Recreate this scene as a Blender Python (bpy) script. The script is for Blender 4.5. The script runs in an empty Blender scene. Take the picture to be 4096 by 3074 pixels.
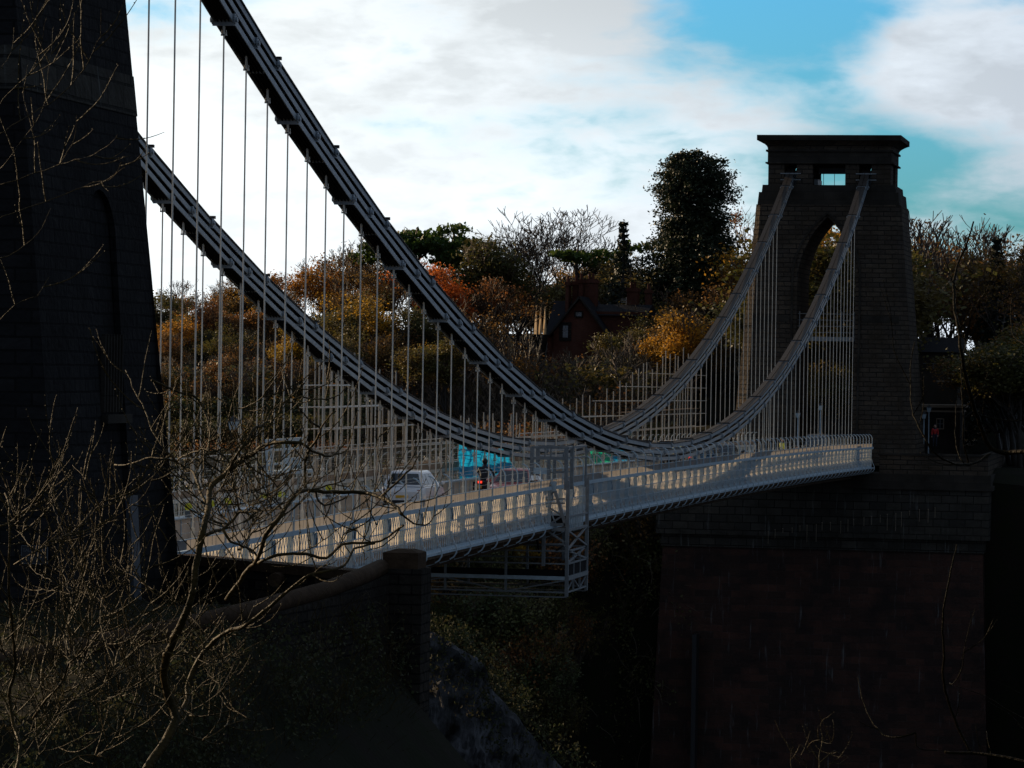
import bpy, math, random
from mathutils import Vector, Matrix, noise as mnoise
R=math.radians; PI=math.pi
sc=bpy.context.scene; COL=sc.collection
rnd=random.Random(7)
# ------------------------------------------------------------------ camera, world, sun, exposure
CAM=Vector((27.667,-186.17,6.369)); YAW,PIT,ROL,FPX=-.19258,-.00453,.01524,14353.0
_d=Vector((math.sin(YAW)*math.cos(PIT),math.cos(YAW)*math.cos(PIT),math.sin(PIT)))
_r=Vector((math.cos(YAW),-math.sin(YAW),0)); _u=_r.cross(_d)
_r2=_r*math.cos(ROL)+_u*math.sin(ROL); _u2=-_r*math.sin(ROL)+_u*math.cos(ROL)
def hit(x,y,ax,val):
    """photograph pixel (4096 wide) -> the point where its sight line meets a world plane"""
    w=_d+_r2*((x-2048)/FPX)-_u2*((y-1537)/FPX)
    return CAM+w*((val-CAM[ax])/w[ax])
def along(x,y,dist):
    w=_d+_r2*((x-2048)/FPX)-_u2*((y-1537)/FPX)
    return CAM+w*dist
cd=bpy.data.cameras.new("camera"); co=bpy.data.objects.new("camera",cd); COL.objects.link(co)
co.matrix_world=Matrix(((_r2.x,_u2.x,-_d.x,CAM.x),(_r2.y,_u2.y,-_d.y,CAM.y),(_r2.z,_u2.z,-_d.z,CAM.z),(0,0,0,1)))
cd.sensor_width=36; cd.lens=FPX/4096*36; cd.clip_start=.5; cd.clip_end=6000
sc.camera=co
SUN_AZ=R(-62); SUN_EL=R(15)          # azimuth from +Y (along the bridge) towards -X
SUN_DIR=Vector((math.sin(SUN_AZ)*math.cos(SUN_EL),math.cos(SUN_AZ)*math.cos(SUN_EL),math.sin(SUN_EL)))
sl=bpy.data.lights.new("sun",'SUN'); sl.energy=5.0; sl.angle=R(.5); sl.color=(1,.74,.45)
so=bpy.data.objects.new("sun",sl); COL.objects.link(so)
so.rotation_euler=SUN_DIR.to_track_quat('Z','Y').to_euler()
sc.view_settings.view_transform='Standard'; sc.view_settings.look='None'; sc.view_settings.gamma=1
sc.view_settings.exposure=0.1
world=bpy.data.worlds.new("World"); sc.world=world; world.use_nodes=True
def build_world():
    nt=world.node_tree; N=nt.nodes; L=nt.links; N.clear()
    def nd(t,**k):
        n=N.new(t)
        for a,b in k.items(): setattr(n,a,b)
        return n
    def M(op,a,b=None,c=None):
        n=nd('ShaderNodeMath',operation=op)
        for i,v in enumerate((a,b,c)):
            if v is None: continue
            if isinstance(v,(int,float)): n.inputs[i].default_value=v
            else: L.new(v,n.inputs[i])
        return n.outputs[0]
    out=nd('ShaderNodeOutputWorld'); bg=nd('ShaderNodeBackground'); bg.inputs[1].default_value=.1
    sky=nd('ShaderNodeTexSky',sky_type='NISHITA'); sky.sun_disc=False
    sky.sun_elevation=SUN_EL; sky.sun_rotation=SUN_AZ; sky.dust_density=1.5; sky.air_density=1.2
    tc=nd('ShaderNodeTexCoord'); sep=nd('ShaderNodeSeparateXYZ'); L.new(tc.outputs['Generated'],sep.inputs[0])
    X,Y,Z=sep.outputs
    az=M('ARCTAN2',X,Y)                     # radians from +Y, negative to the left
    # cloud bank: bright around the sun side, thinning behind the viewer and overhead
    def gauss(a0,z0,sa,sz):
        u=M('DIVIDE',M('SUBTRACT',az,a0),sa); v=M('DIVIDE',M('SUBTRACT',Z,z0),sz)
        return M('EXPONENT',M('MULTIPLY',M('ADD',M('MULTIPLY',u,u),M('MULTIPLY',v,v)),-1.0))
    def nz(scale,detail,rough,dist=0,off=0,zs=2.6):
        mp=nd('ShaderNodeMapping'); mp.inputs['Scale'].default_value=(1,1,zs); mp.inputs['Location'].default_value=(off,off*.7,off*.3)
        mp.inputs['Rotation'].default_value=(0,R(9),0)
        L.new(tc.outputs['Generated'],mp.inputs[0])
        t=nd('ShaderNodeTexNoise'); t.inputs['Scale'].default_value=scale; t.inputs['Detail'].default_value=detail
        t.inputs['Roughness'].default_value=rough; t.inputs['Distortion'].default_value=dist
        L.new(mp.outputs[0],t.inputs['Vector']); return t.outputs[0]
    n1=nz(13,6,.5,.3); n2=nz(34,8,.52,.25,3.1); n3=nz(90,6,.55,.2,1.7)
    wob=M('ADD',M('ADD',M('MULTIPLY',M('SUBTRACT',n2,.5),1.7),M('MULTIPLY',M('SUBTRACT',n1,.5),1.1)),M('MULTIPLY',M('SUBTRACT',n3,.5),.5))
    # clear blue openings (azimuth, sine of elevation, widths)
    c1=gauss(-.120,.098,.042,.019); c2=gauss(-.088,.062,.030,.013); c3=gauss(-.058,.044,.055,.016)
    c4=gauss(-.052,.106,.012,.008); c5=gauss(-.300,.100,.035,.016)
    clear=M('ADD',M('ADD',M('MULTIPLY',c1,1.45),M('MULTIPLY',c2,1.0)),M('ADD',M('ADD',M('MULTIPLY',c3,.85),M('MULTIPLY',c4,.5)),M('MULTIPLY',c5,.5)))
    w1=gauss(-.074,.086,.018,.015)
    clear=M('SUBTRACT',clear,M('MULTIPLY',w1,1.1))
    clear=M('ADD',clear,M('MULTIPLY',gauss(-.175,.062,.075,.020),.34))
    clear=M('ADD',clear,M('MULTIPLY',wob,.95))
    mr=nd('ShaderNodeMapRange',interpolation_type='SMOOTHSTEP'); L.new(clear,mr.inputs[0])
    mr.inputs[1].default_value=.12; mr.inputs[2].default_value=1.15; mr.inputs[3].default_value=1; mr.inputs[4].default_value=0
    cover=mr.outputs[0]
    # brightness of the cloud: strongest near the sun azimuth and low down
    dt=nd('ShaderNodeVectorMath',operation='DOT_PRODUCT'); L.new(tc.outputs['Generated'],dt.inputs[0])
    hz=Vector((math.sin(R(-24)),math.cos(R(-24)),.10)).normalized(); dt.inputs[1].default_value=hz
    g=M('POWER',M('MAXIMUM',dt.outputs['Value'],0),6.5)
    low=M('POWER',M('SUBTRACT',1.0,M('MAXIMUM',Z,0)),4.0)
    br=M('ADD',M('MULTIPLY',M('MULTIPLY',g,low),10.2),WORLD_AMB)
    shade=nd('ShaderNodeMapRange'); L.new(M('ADD',M('ADD',n1,M('MULTIPLY',M('SUBTRACT',n2,.5),.6)),M('MULTIPLY',M('SUBTRACT',n3,.5),.35)),shade.inputs[0])
    shade.inputs[1].default_value=.38; shade.inputs[2].default_value=.60; shade.inputs[3].default_value=.86; shade.inputs[4].default_value=1.10
    gs=gauss(-.175,.103,.060,.013)
    sh2=M('SUBTRACT',shade.outputs[0],M('MULTIPLY',gs,.07))
    gd=nd('ShaderNodeMapRange'); L.new(Z,gd.inputs[0]); gd.inputs[1].default_value=-.05; gd.inputs[2].default_value=-.005; gd.inputs[3].default_value=.06; gd.inputs[4].default_value=1
    br2=M('MULTIPLY',M('MULTIPLY',br,sh2),gd.outputs[0])
    cr=nd('ShaderNodeMix',data_type='RGBA'); L.new(g,cr.inputs[0]); cr.inputs[6].default_value=(.55,.72,1,1); cr.inputs[7].default_value=(.94,.985,.985,1)
    cc=nd('ShaderNodeVectorMath',operation='SCALE'); L.new(cr.outputs[2],cc.inputs[0]); L.new(br2,cc.inputs['Scale'])
    # clear sky: the physical sky, a little more cyan
    tint=nd('ShaderNodeMix',data_type='RGBA',blend_type='MULTIPLY'); tint.inputs[0].default_value=1
    L.new(sky.outputs[0],tint.inputs[6]); tint.inputs[7].default_value=SKY_TINT
    mx=nd('ShaderNodeMix',data_type='RGBA'); L.new(cover,mx.inputs[0]); L.new(tint.outputs[2],mx.inputs[6]); L.new(cc.outputs[0],mx.inputs[7])
    L.new(mx.outputs[2],bg.inputs[0]); L.new(bg.outputs[0],out.inputs[0])
WORLD_AMB=3.1
SKY_TINT=(.25,.88,1.80,1)
build_world()
sc.render.engine='CYCLES'
try:
    sc.cycles.use_denoising=True; sc.cycles.max_bounces=6; sc.cycles.transparent_max_bounces=8
except Exception: pass

# ------------------------------------------------------------------ materials
def mat(name,col,rough=.7,metal=0,spec=.4,var=0.0,vscale=3.0,col2=None,bump=0.0,bscale=20.,rand=0.0,trans=0.0,emit=None,estr=1.0,coat=0):
    m=bpy.data.materials.new(name); m.use_nodes=True; nt=m.node_tree; N=nt.nodes; L=nt.links
    b=N['Principled BSDF']; b.inputs['Roughness'].default_value=rough; b.inputs['Metallic'].default_value=metal
    b.inputs['Specular IOR Level'].default_value=spec
    if coat: b.inputs['Coat Weight'].default_value=coat; b.inputs['Coat Roughness'].default_value=.05
    c=(col[0],col[1],col[2],1); b.inputs['Base Color'].default_value=c
    cs=None
    tc=N.new('ShaderNodeTexCoord')
    if var or col2:
        t=N.new('ShaderNodeTexNoise'); t.inputs['Scale'].default_value=vscale; t.inputs['Detail'].default_value=6; t.inputs['Roughness'].default_value=.6
        L.new(tc.outputs['Object'],t.inputs['Vector'])
        mr=N.new('ShaderNodeMapRange'); L.new(t.outputs[0],mr.inputs[0]); mr.inputs[1].default_value=.35; mr.inputs[2].default_value=.65
        mx=N.new('ShaderNodeMix'); mx.data_type='RGBA'; L.new(mr.outputs[0],mx.inputs[0])
        c2=col2 if col2 else tuple(v*(1-var) for v in col)
        mx.inputs[6].default_value=c; mx.inputs[7].default_value=(c2[0],c2[1],c2[2],1); cs=mx.outputs[2]
    if rand:
        oi=N.new('ShaderNodeObjectInfo'); mr=N.new('ShaderNodeMapRange'); L.new(oi.outputs['Random'],mr.inputs[0])
        mr.inputs[3].default_value=1-rand; mr.inputs[4].default_value=1+rand
        h=N.new('ShaderNodeHueSaturation'); L.new(mr.outputs[0],h.inputs['Value'])
        mh=N.new('ShaderNodeMapRange'); L.new(oi.outputs['Random'],mh.inputs[0]); mh.inputs[3].default_value=.5+rand*.06; mh.inputs[4].default_value=.5-rand*.06
        L.new(mh.outputs[0],h.inputs['Hue'])
        if cs: L.new(cs,h.inputs['Color'])
        else: h.inputs['Color'].default_value=c
        cs=h.outputs[0]
    if cs: L.new(cs,b.inputs['Base Color'])
    if bump:
        t=N.new('ShaderNodeTexNoise'); t.inputs['Scale'].default_value=bscale; t.inputs['Detail'].default_value=5
        L.new(tc.outputs['Object'],t.inputs['Vector']); bp=N.new('ShaderNodeBump'); bp.inputs['Strength'].default_value=bump; bp.inputs['Distance'].default_value=.05
        L.new(t.outputs[0],bp.inputs['Height']); L.new(bp.outputs[0],b.inputs['Normal'])
    if emit:
        b.inputs['Emission Color'].default_value=(*emit,1); b.inputs['Emission Strength'].default_value=estr
    if trans:
        tr=N.new('ShaderNodeBsdfTranslucent'); ms=N.new('ShaderNodeMixShader'); ms.inputs[0].default_value=trans
        if cs: L.new(cs,tr.inputs[0])
        else: tr.inputs[0].default_value=c
        L.new(b.outputs[0],ms.inputs[1]); L.new(tr.outputs[0],ms.inputs[2]); L.new(ms.outputs[0],N['Material Output'].inputs[0])
    return m
def masonry(name,c1,c2,mortar,bw,bh,ms=.03,bump=.6,stain=None,streak=0.0,rough=.85):
    """coursed stone: u=x+y so that it runs round axis-aligned faces, v=z"""
    m=bpy.data.materials.new(name); m.use_nodes=True; nt=m.node_tree; N=nt.nodes; L=nt.links
    b=N['Principled BSDF']; b.inputs['Roughness'].default_value=rough; b.inputs['Specular IOR Level'].default_value=.03
    g=N.new('ShaderNodeNewGeometry'); s=N.new('ShaderNodeSeparateXYZ'); L.new(g.outputs['Position'],s.inputs[0])
    a=N.new('ShaderNodeMath'); a.operation='ADD'; L.new(s.outputs[0],a.inputs[0]); L.new(s.outputs[1],a.inputs[1])
    wn=N.new('ShaderNodeTexNoise'); wn.inputs['Scale'].default_value=.8; L.new(g.outputs['Position'],wn.inputs['Vector'])
    wz=N.new('ShaderNodeMath'); wz.operation='MULTIPLY_ADD'; L.new(wn.outputs[0],wz.inputs[0]); wz.inputs[1].default_value=.05; L.new(s.outputs[2],wz.inputs[2])
    cb=N.new('ShaderNodeCombineXYZ'); L.new(a.outputs[0],cb.inputs[0]); L.new(wz.outputs[0],cb.inputs[1])
    br=N.new('ShaderNodeTexBrick'); L.new(cb.outputs[0],br.inputs['Vector']); br.inputs['Scale'].default_value=1
    br.inputs['Brick Width'].default_value=bw; br.inputs['Row Height'].default_value=bh; br.inputs['Mortar Size'].default_value=ms
    br.inputs['Mortar Smooth'].default_value=.3; br.inputs['Bias'].default_value=0
    br.inputs['Color1'].default_value=(*c1,1); br.inputs['Color2'].default_value=(*c2,1); br.inputs['Mortar'].default_value=(*mortar,1)
    n=N.new('ShaderNodeTexNoise'); n.inputs['Scale'].default_value=.45; n.inputs['Detail'].default_value=7; n.inputs['Roughness'].default_value=.65
    L.new(g.outputs['Position'],n.inputs['Vector'])
    mr=N.new('ShaderNodeMapRange'); L.new(n.outputs[0],mr.inputs[0]); mr.inputs[1].default_value=.4; mr.inputs[2].default_value=.68
    mx=N.new('ShaderNodeMix'); mx.data_type='RGBA'; L.new(mr.outputs[0],mx.inputs[0]); L.new(br.outputs['Color'],mx.inputs[6])
    st=stain or tuple(v*.45 for v in c1); mx.inputs[7].default_value=(*st,1); col=mx.outputs[2]
    if streak:
        mp=N.new('ShaderNodeMapping'); mp.inputs['Scale'].default_value=(2.2,2.2,.16); L.new(g.outputs['Position'],mp.inputs[0])
        n2=N.new('ShaderNodeTexNoise'); n2.inputs['Scale'].default_value=1.3; n2.inputs['Detail'].default_value=5; n2.inputs['Roughness'].default_value=.7; L.new(mp.outputs[0],n2.inputs['Vector'])
        m2=N.new('ShaderNodeMapRange'); L.new(n2.outputs[0],m2.inputs[0]); m2.inputs[1].default_value=.60; m2.inputs[2].default_value=.70; m2.inputs[4].default_value=streak
        mz=N.new('ShaderNodeMix'); mz.data_type='RGBA'; L.new(m2.outputs[0],mz.inputs[0]); L.new(col,mz.inputs[6]); mz.inputs[7].default_value=(.16,.165,.16,1); col=mz.outputs[2]
    L.new(col,b.inputs['Base Color'])
    fn=N.new('ShaderNodeTexNoise'); fn.inputs['Scale'].default_value=5; fn.inputs['Detail'].default_value=8; L.new(g.outputs['Position'],fn.inputs['Vector'])
    ad=N.new('ShaderNodeMath'); ad.operation='MULTIPLY_ADD'; L.new(br.outputs['Fac'],ad.inputs[0]); ad.inputs[1].default_value=-1.0; L.new(fn.outputs[0],ad.inputs[2])
    bp=N.new('ShaderNodeBump'); bp.inputs['Strength'].default_value=bump; bp.inputs['Distance'].default_value=.12; L.new(ad.outputs[0],bp.inputs['Height']); L.new(bp.outputs[0],b.inputs['Normal'])
    return m
def bark_mat(name,c1,c2):
    return mat(name,c1,rough=.55,spec=.35,col2=c2,vscale=9,bump=.5,bscale=40)
MT={}
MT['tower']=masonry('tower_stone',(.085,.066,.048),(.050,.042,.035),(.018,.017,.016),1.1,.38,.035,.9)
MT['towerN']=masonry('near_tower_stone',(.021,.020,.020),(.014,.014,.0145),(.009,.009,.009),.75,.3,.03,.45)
MT['ashlar']=masonry('dressed_stone',(.046,.040,.033),(.036,.032,.027),(.022,.02,.018),1.6,.7,.015,.25)
MT['redstone']=masonry('red_sandstone',(.078,.038,.028),(.036,.024,.020),(.055,.042,.036),1.45,.55,.02,.7,streak=.55,stain=(.026,.020,.018))
MT['greystone']=masonry('grey_abutment_stone',(.062,.056,.046),(.036,.034,.030),(.014,.014,.013),1.25,.62,.04,.7,streak=.5)
MT['wall']=masonry('garden_wall_stone',(.034,.028,.022),(.020,.018,.015),(.008,.008,.008),.6,.22,.02,.8)
MT['brick']=masonry('house_brick',(.10,.034,.022),(.075,.028,.02),(.05,.04,.03),.23,.075,.01,.3)
MT['cap']=mat('coping_stone',(.055,.034,.020),rough=.8,var=.4,vscale=4,bump=.5,bscale=14)
MT['paint']=mat('grey_white_paint',(.40,.50,.56),rough=.5,var=.22,vscale=5,spec=.45)
MT['chain']=mat('chain_iron',(.27,.31,.34),rough=.45,var=.25,vscale=2.5,spec=.5,bump=.15,bscale=30)
MT['cover']=mat('chain_cover',(.050,.042,.036),rough=.65,var=.3,vscale=3,spec=.1)
MT['rod']=mat('hanger_rod',(.72,.66,.55),rough=.35,metal=.15,spec=.6,var=.3,vscale=1.2)
MT['cream']=mat('girder_paint',(.62,.50,.38),rough=.55,var=.3,vscale=1.6)
MT['timber']=mat('deck_timber',(.12,.085,.06),rough=.85,var=.4,vscale=2,bump=.3)
MT['asphalt']=mat('asphalt',(.06,.06,.06),rough=.9,var=.2,vscale=6)
MT['path']=mat('footway',(.18,.15,.12),rough=.85,var=.2)
MT['galv']=mat('galvanised_tube',(.38,.35,.30),rough=.35,metal=.5,spec=.6,var=.25,vscale=1.5)
MT['steel']=mat('gantry_steel',(.20,.22,.23),rough=.5,metal=.1,var=.3,vscale=4)
MT['dark']=mat('dark_rubber',(.015,.015,.016),rough=.6)
MT['glass']=mat('window_glass',(.015,.02,.024),rough=.06,spec=.8)
MT['white']=mat('white_car_paint',(.72,.73,.75),rough=.25,spec=.5,coat=.6)
MT['red']=mat('dark_red_car_paint',(.30,.05,.045),rough=.25,coat=.6)
MT['blue']=mat('dark_blue_car_paint',(.02,.07,.12),rough=.25,coat=.6)
MT['grey']=mat('grey_van_paint',(.10,.11,.12),rough=.3,coat=.4)
MT['silver']=mat('silver_metal',(.5,.5,.5),rough=.3,metal=.8)
MT['redlamp']=mat('red_lamp',(.6,.02,.01),rough=.3,emit=(1,.05,.02),estr=1.2)
MT['headlamp']=mat('head_lamp',(.9,.9,.85),rough=.2,emit=(1,.95,.8),estr=2.2)
MT['yplate']=mat('yellow_plate',(.65,.36,.03),rough=.5)
MT['orange']=mat('orange_plastic',(.7,.16,.03),rough=.5)
MT['yellow']=mat('yellow_hi_vis',(.62,.60,.04),rough=.6)
MT['tarp']=mat('teal_tarpaulin',(.01,.40,.80),rough=.45,trans=.6,var=.35,vscale=2.2,bump=.6,bscale=3)
MT['tarpg']=mat('green_tarpaulin',(.01,.52,.34),rough=.45,trans=.6,var=.3,vscale=2.2,bump=.6,bscale=3)
MT['jacket']=mat('black_jacket',(.012,.014,.018),rough=.7)
MT['skin']=mat('skin',(.42,.25,.18),rough=.6)
MT['redcoat']=mat('red_coat',(.45,.02,.02),rough=.7)
MT['denim']=mat('dark_trousers',(.02,.025,.04),rough=.8)
MT['bulb']=mat('frosted_bulb',(.75,.72,.66),rough=.25,spec=.6)
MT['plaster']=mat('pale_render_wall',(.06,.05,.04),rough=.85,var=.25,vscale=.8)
MT['slate']=mat('slate_roof',(.016,.016,.018),rough=.7,var=.3,vscale=3,bump=.4)
MT['trim']=mat('stone_trim',(.30,.24,.18),rough=.8,var=.2)
MT['winwood']=mat('white_window_frame',(.14,.14,.135),rough=.5)
MT['rock']=mat('limestone_rock',(.10,.10,.105),rough=.9,col2=(.018,.017,.014),vscale=1.4,bump=1,bscale=5)
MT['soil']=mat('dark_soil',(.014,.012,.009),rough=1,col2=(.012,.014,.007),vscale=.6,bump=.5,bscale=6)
MT['grass']=mat('rough_grass',(.045,.055,.018),rough=.9,trans=.3,col2=(.05,.04,.018),vscale=2)
MT['bark']=bark_mat('grey_brown_bark',(.026,.020,.014),(.016,.012,.009))
MT['barkf']=bark_mat('smooth_branch_bark',(.052,.032,.007),(.020,.015,.004))
MT['barkf'].node_tree.nodes['Principled BSDF'].inputs['Specular IOR Level'].default_value=.07
MT['barkd']=bark_mat('dark_branch_bark',(.012,.008,.003),(.006,.005,.002))
MT['barkd'].node_tree.nodes['Principled BSDF'].inputs['Specular IOR Level'].default_value=.02
MT['twig']=mat('twigs',(.062,.042,.026),rough=.7,rand=.35)
MT['twigp']=mat('pale_twigs',(.095,.070,.045),rough=.7,rand=.3)
def leafm(n,c,c2,tr=.45,rand=.3): return mat(n,c,rough=.55,col2=c2,vscale=.45,trans=tr,rand=rand,spec=.3)
MT['lorange']=leafm('orange_leaves',(.58,.19,.02),(.32,.12,.018),.5)
MT['lgold']=leafm('gold_leaves',(.58,.29,.025),(.30,.18,.025),.5)
MT['lbrown']=leafm('russet_leaves',(.26,.12,.03),(.14,.085,.025),.45)
MT['lolive']=leafm('olive_leaves',(.085,.088,.022),(.11,.08,.022),.4)
MT['lpine']=leafm('pine_needles',(.055,.10,.016),(.06,.085,.016),.45)
MT['lseq']=leafm('redwood_foliage',(.014,.024,.010),(.026,.034,.012),.2,.1)
MT['lspruce']=leafm('spruce_foliage',(.012,.022,.012),(.02,.028,.012),.2)
MT['livy']=leafm('ivy_leaves',(.065,.085,.026),(.09,.075,.025),.3)
MT['screen']=mat('translucent_screen',(.56,.51,.44),rough=.4,trans=.62,var=.25,vscale=.8)
MT['band']=mat('translucent_band',(.27,.25,.23),rough=.4,trans=.45,var=.25,vscale=.8)
MT['blackiron']=mat('near_black_iron',(.012,.012,.013),rough=.8)  # near black; on inner chain bars and plates it paints in the gaps' shade
for k_ in ('cap','rock','soil','blackiron','timber','slate','plaster','trim'):
    if k_ in MT: MT[k_].node_tree.nodes['Principled BSDF'].inputs['Specular IOR Level'].default_value=.04
MT['sign']=mat('sign_plate',(.006,.007,.009),rough=.5)
MT['signw']=mat('sign_lettering',(.07,.08,.09),rough=.5)
MT['goldstone']=mat('dressed_gable_stone',(.55,.38,.20),rough=.8,var=.2)
MT['board']=mat('pale_painted_board',(.045,.052,.062),rough=.6,var=.2)

# ------------------------------------------------------------------ mesh helpers
class MB:
    def __init__(s): s.v=[]; s.f=[]
    def quad(s,a,b,c,d): i=len(s.v); s.v+= [tuple(a),tuple(b),tuple(c),tuple(d)]; s.f.append((i,i+1,i+2,i+3))
    def poly(s,pts): i=len(s.v); s.v+=[tuple(p) for p in pts]; s.f.append(tuple(range(i,i+len(pts))))
    def box(s,x0,x1,y0,y1,z0,z1):
        i=len(s.v); s.v+=[(x,y,z) for z in (z0,z1) for y in (y0,y1) for x in (x0,x1)]
        s.f+=[tuple(i+k for k in q) for q in ((0,2,3,1),(4,5,7,6),(0,1,5,4),(1,3,7,5),(3,2,6,7),(2,0,4,6))]
    def bar(s,p,q,w,h=None,up=None):
        p=Vector(p);q=Vector(q);h=h or w; d=(q-p)
        if d.length<1e-6: return
        d.normalize(); up=Vector(up) if up else (Vector((0,0,1)) if abs(d.z)<.9 else Vector((0,1,0)))
        a=d.cross(up).normalized()*w/2; b=a.cross(d).normalized()*h/2
        i=len(s.v)
        for P in (p,q):
            for e in (-a-b,a-b,a+b,-a+b): s.v.append(tuple(P+e))
        s.f+=[tuple(i+k for k in q_) for q_ in ((3,2,1,0),(4,5,6,7),(0,1,5,4),(1,2,6,5),(2,3,7,6),(3,0,4,7))]
    def tube(s,pts,rad,n=6,cap=True):
        pts=[Vector(p) for p in pts]; m=len(pts)
        if not isinstance(rad,(list,tuple)): rad=[rad]*m
        prev=None; i0=len(s.v)
        for k in range(m):
            d=(pts[min(k+1,m-1)]-pts[max(k-1,0)])
            if d.length<1e-9: d=Vector((0,0,1))
            d.normalize()
            if prev is None:
                a=d.cross(Vector((0,0,1)) if abs(d.z)<.9 else Vector((1,0,0))).normalized()
            else:
                a=prev-d*prev.dot(d)
                a=a.normalized() if a.length>1e-6 else d.orthogonal().normalized()
            prev=a; b=d.cross(a); r=rad[k]
            for j in range(n):
                t=2*PI*j/n; s.v.append(tuple(pts[k]+a*(math.cos(t)*r)+b*(math.sin(t)*r)))
        for k in range(m-1):
            for j in range(n):
                s.f.append((i0+k*n+j,i0+k*n+(j+1)%n,i0+(k+1)*n+(j+1)%n,i0+(k+1)*n+j))
        if cap: s.f.append(tuple(i0+j for j in range(n))[::-1]); s.f.append(tuple(i0+(m-1)*n+j for j in range(n)))
    def ring(s,levels):
        """stack of closed outlines (equal counts), skinned and capped"""
        i0=len(s.v); n=len(levels[0])
        for l in levels: s.v+=[tuple(p) for p in l]
        for k in range(len(levels)-1):
            for j in range(n): s.f.append((i0+k*n+j,i0+k*n+(j+1)%n,i0+(k+1)*n+(j+1)%n,i0+(k+1)*n+j))
        s.f.append(tuple(i0+j for j in range(n))[::-1]); s.f.append(tuple(i0+(len(levels)-1)*n+j for j in range(n)))
    def ball(s,c,r,n=8,m=5,sz=1):
        L=[]
        for k in range(1,m):
            t=PI*k/m; L.append([(c[0]+r*math.sin(t)*math.cos(2*PI*j/n),c[1]+r*math.sin(t)*math.sin(2*PI*j/n),c[2]-sz*r*math.cos(t)) for j in range(n)])
        s.ring(L)
    def mesh(s,name,mats,off=(0,0,0),smooth=False):
        o=Vector(off); me=bpy.data.meshes.new(name)
        me.from_pydata([(v[0]-o[0],v[1]-o[1],v[2]-o[2]) for v in s.v],[],s.f)
        for m in (mats if isinstance(mats,(list,tuple)) else [mats]): me.materials.append(m)
        if smooth: me.polygons.foreach_set('use_smooth',[True]*len(me.polygons))
        me.update(); return me
    def build(s,name,m,parent=None,at=None,smooth=False):
        """verts are world coordinates; stored relative to the parent (or to 'at')"""
        if parent is not None:
            off=wloc(parent)
            if at is not None: off=Vector(at)
        else: off=Vector(at) if at is not None else Vector((0,0,0))
        me=s.mesh(name,m,off,smooth); o=bpy.data.objects.new(name,me); COL.objects.link(o)
        if parent is not None:
            o.parent=parent; o.location=off-wloc(parent)
        else: o.location=off
        return o
def wloc(o):
    l=Vector(o.location)
    while o.parent is not None: o=o.parent; l=l+Vector(o.location)
    return l
def tag(o,label=None,cat=None,group=None,kind=None):
    if label: o['label']=label
    if cat: o['category']=cat
    if group: o['group']=group
    if kind: o['kind']=kind
    return o
def empty(name,loc,label,cat,group=None):
    o=bpy.data.objects.new(name,None); COL.objects.link(o); o.location=loc; o.empty_display_size=.2
    return tag(o,label,cat,group)
def copy_tree(o,parent=None,loc=None):
    c=o.copy(); COL.objects.link(c); c.parent=parent
    if loc is not None: c.location=loc
    for ch in list(o.children): copy_tree(ch,c)
    return c
def inst(src,name,parent,loc,rot=None,scale=None):
    o=bpy.data.objects.new(name,src); COL.objects.link(o); o.parent=parent; o.location=loc
    if rot: o.rotation_euler=rot
    if scale: o.scale=scale
    return o
SP=2.4384
def hy(i): return SP*(i-39)
def dz(y): return -.00482*y-.00005*y*y          # road level along the bridge
def zc(y): return 1.69+.00186*y*y               # underside of the chains
XL=-6.1; XP=1.6; XPL=-7.7; YE=96.0

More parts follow.
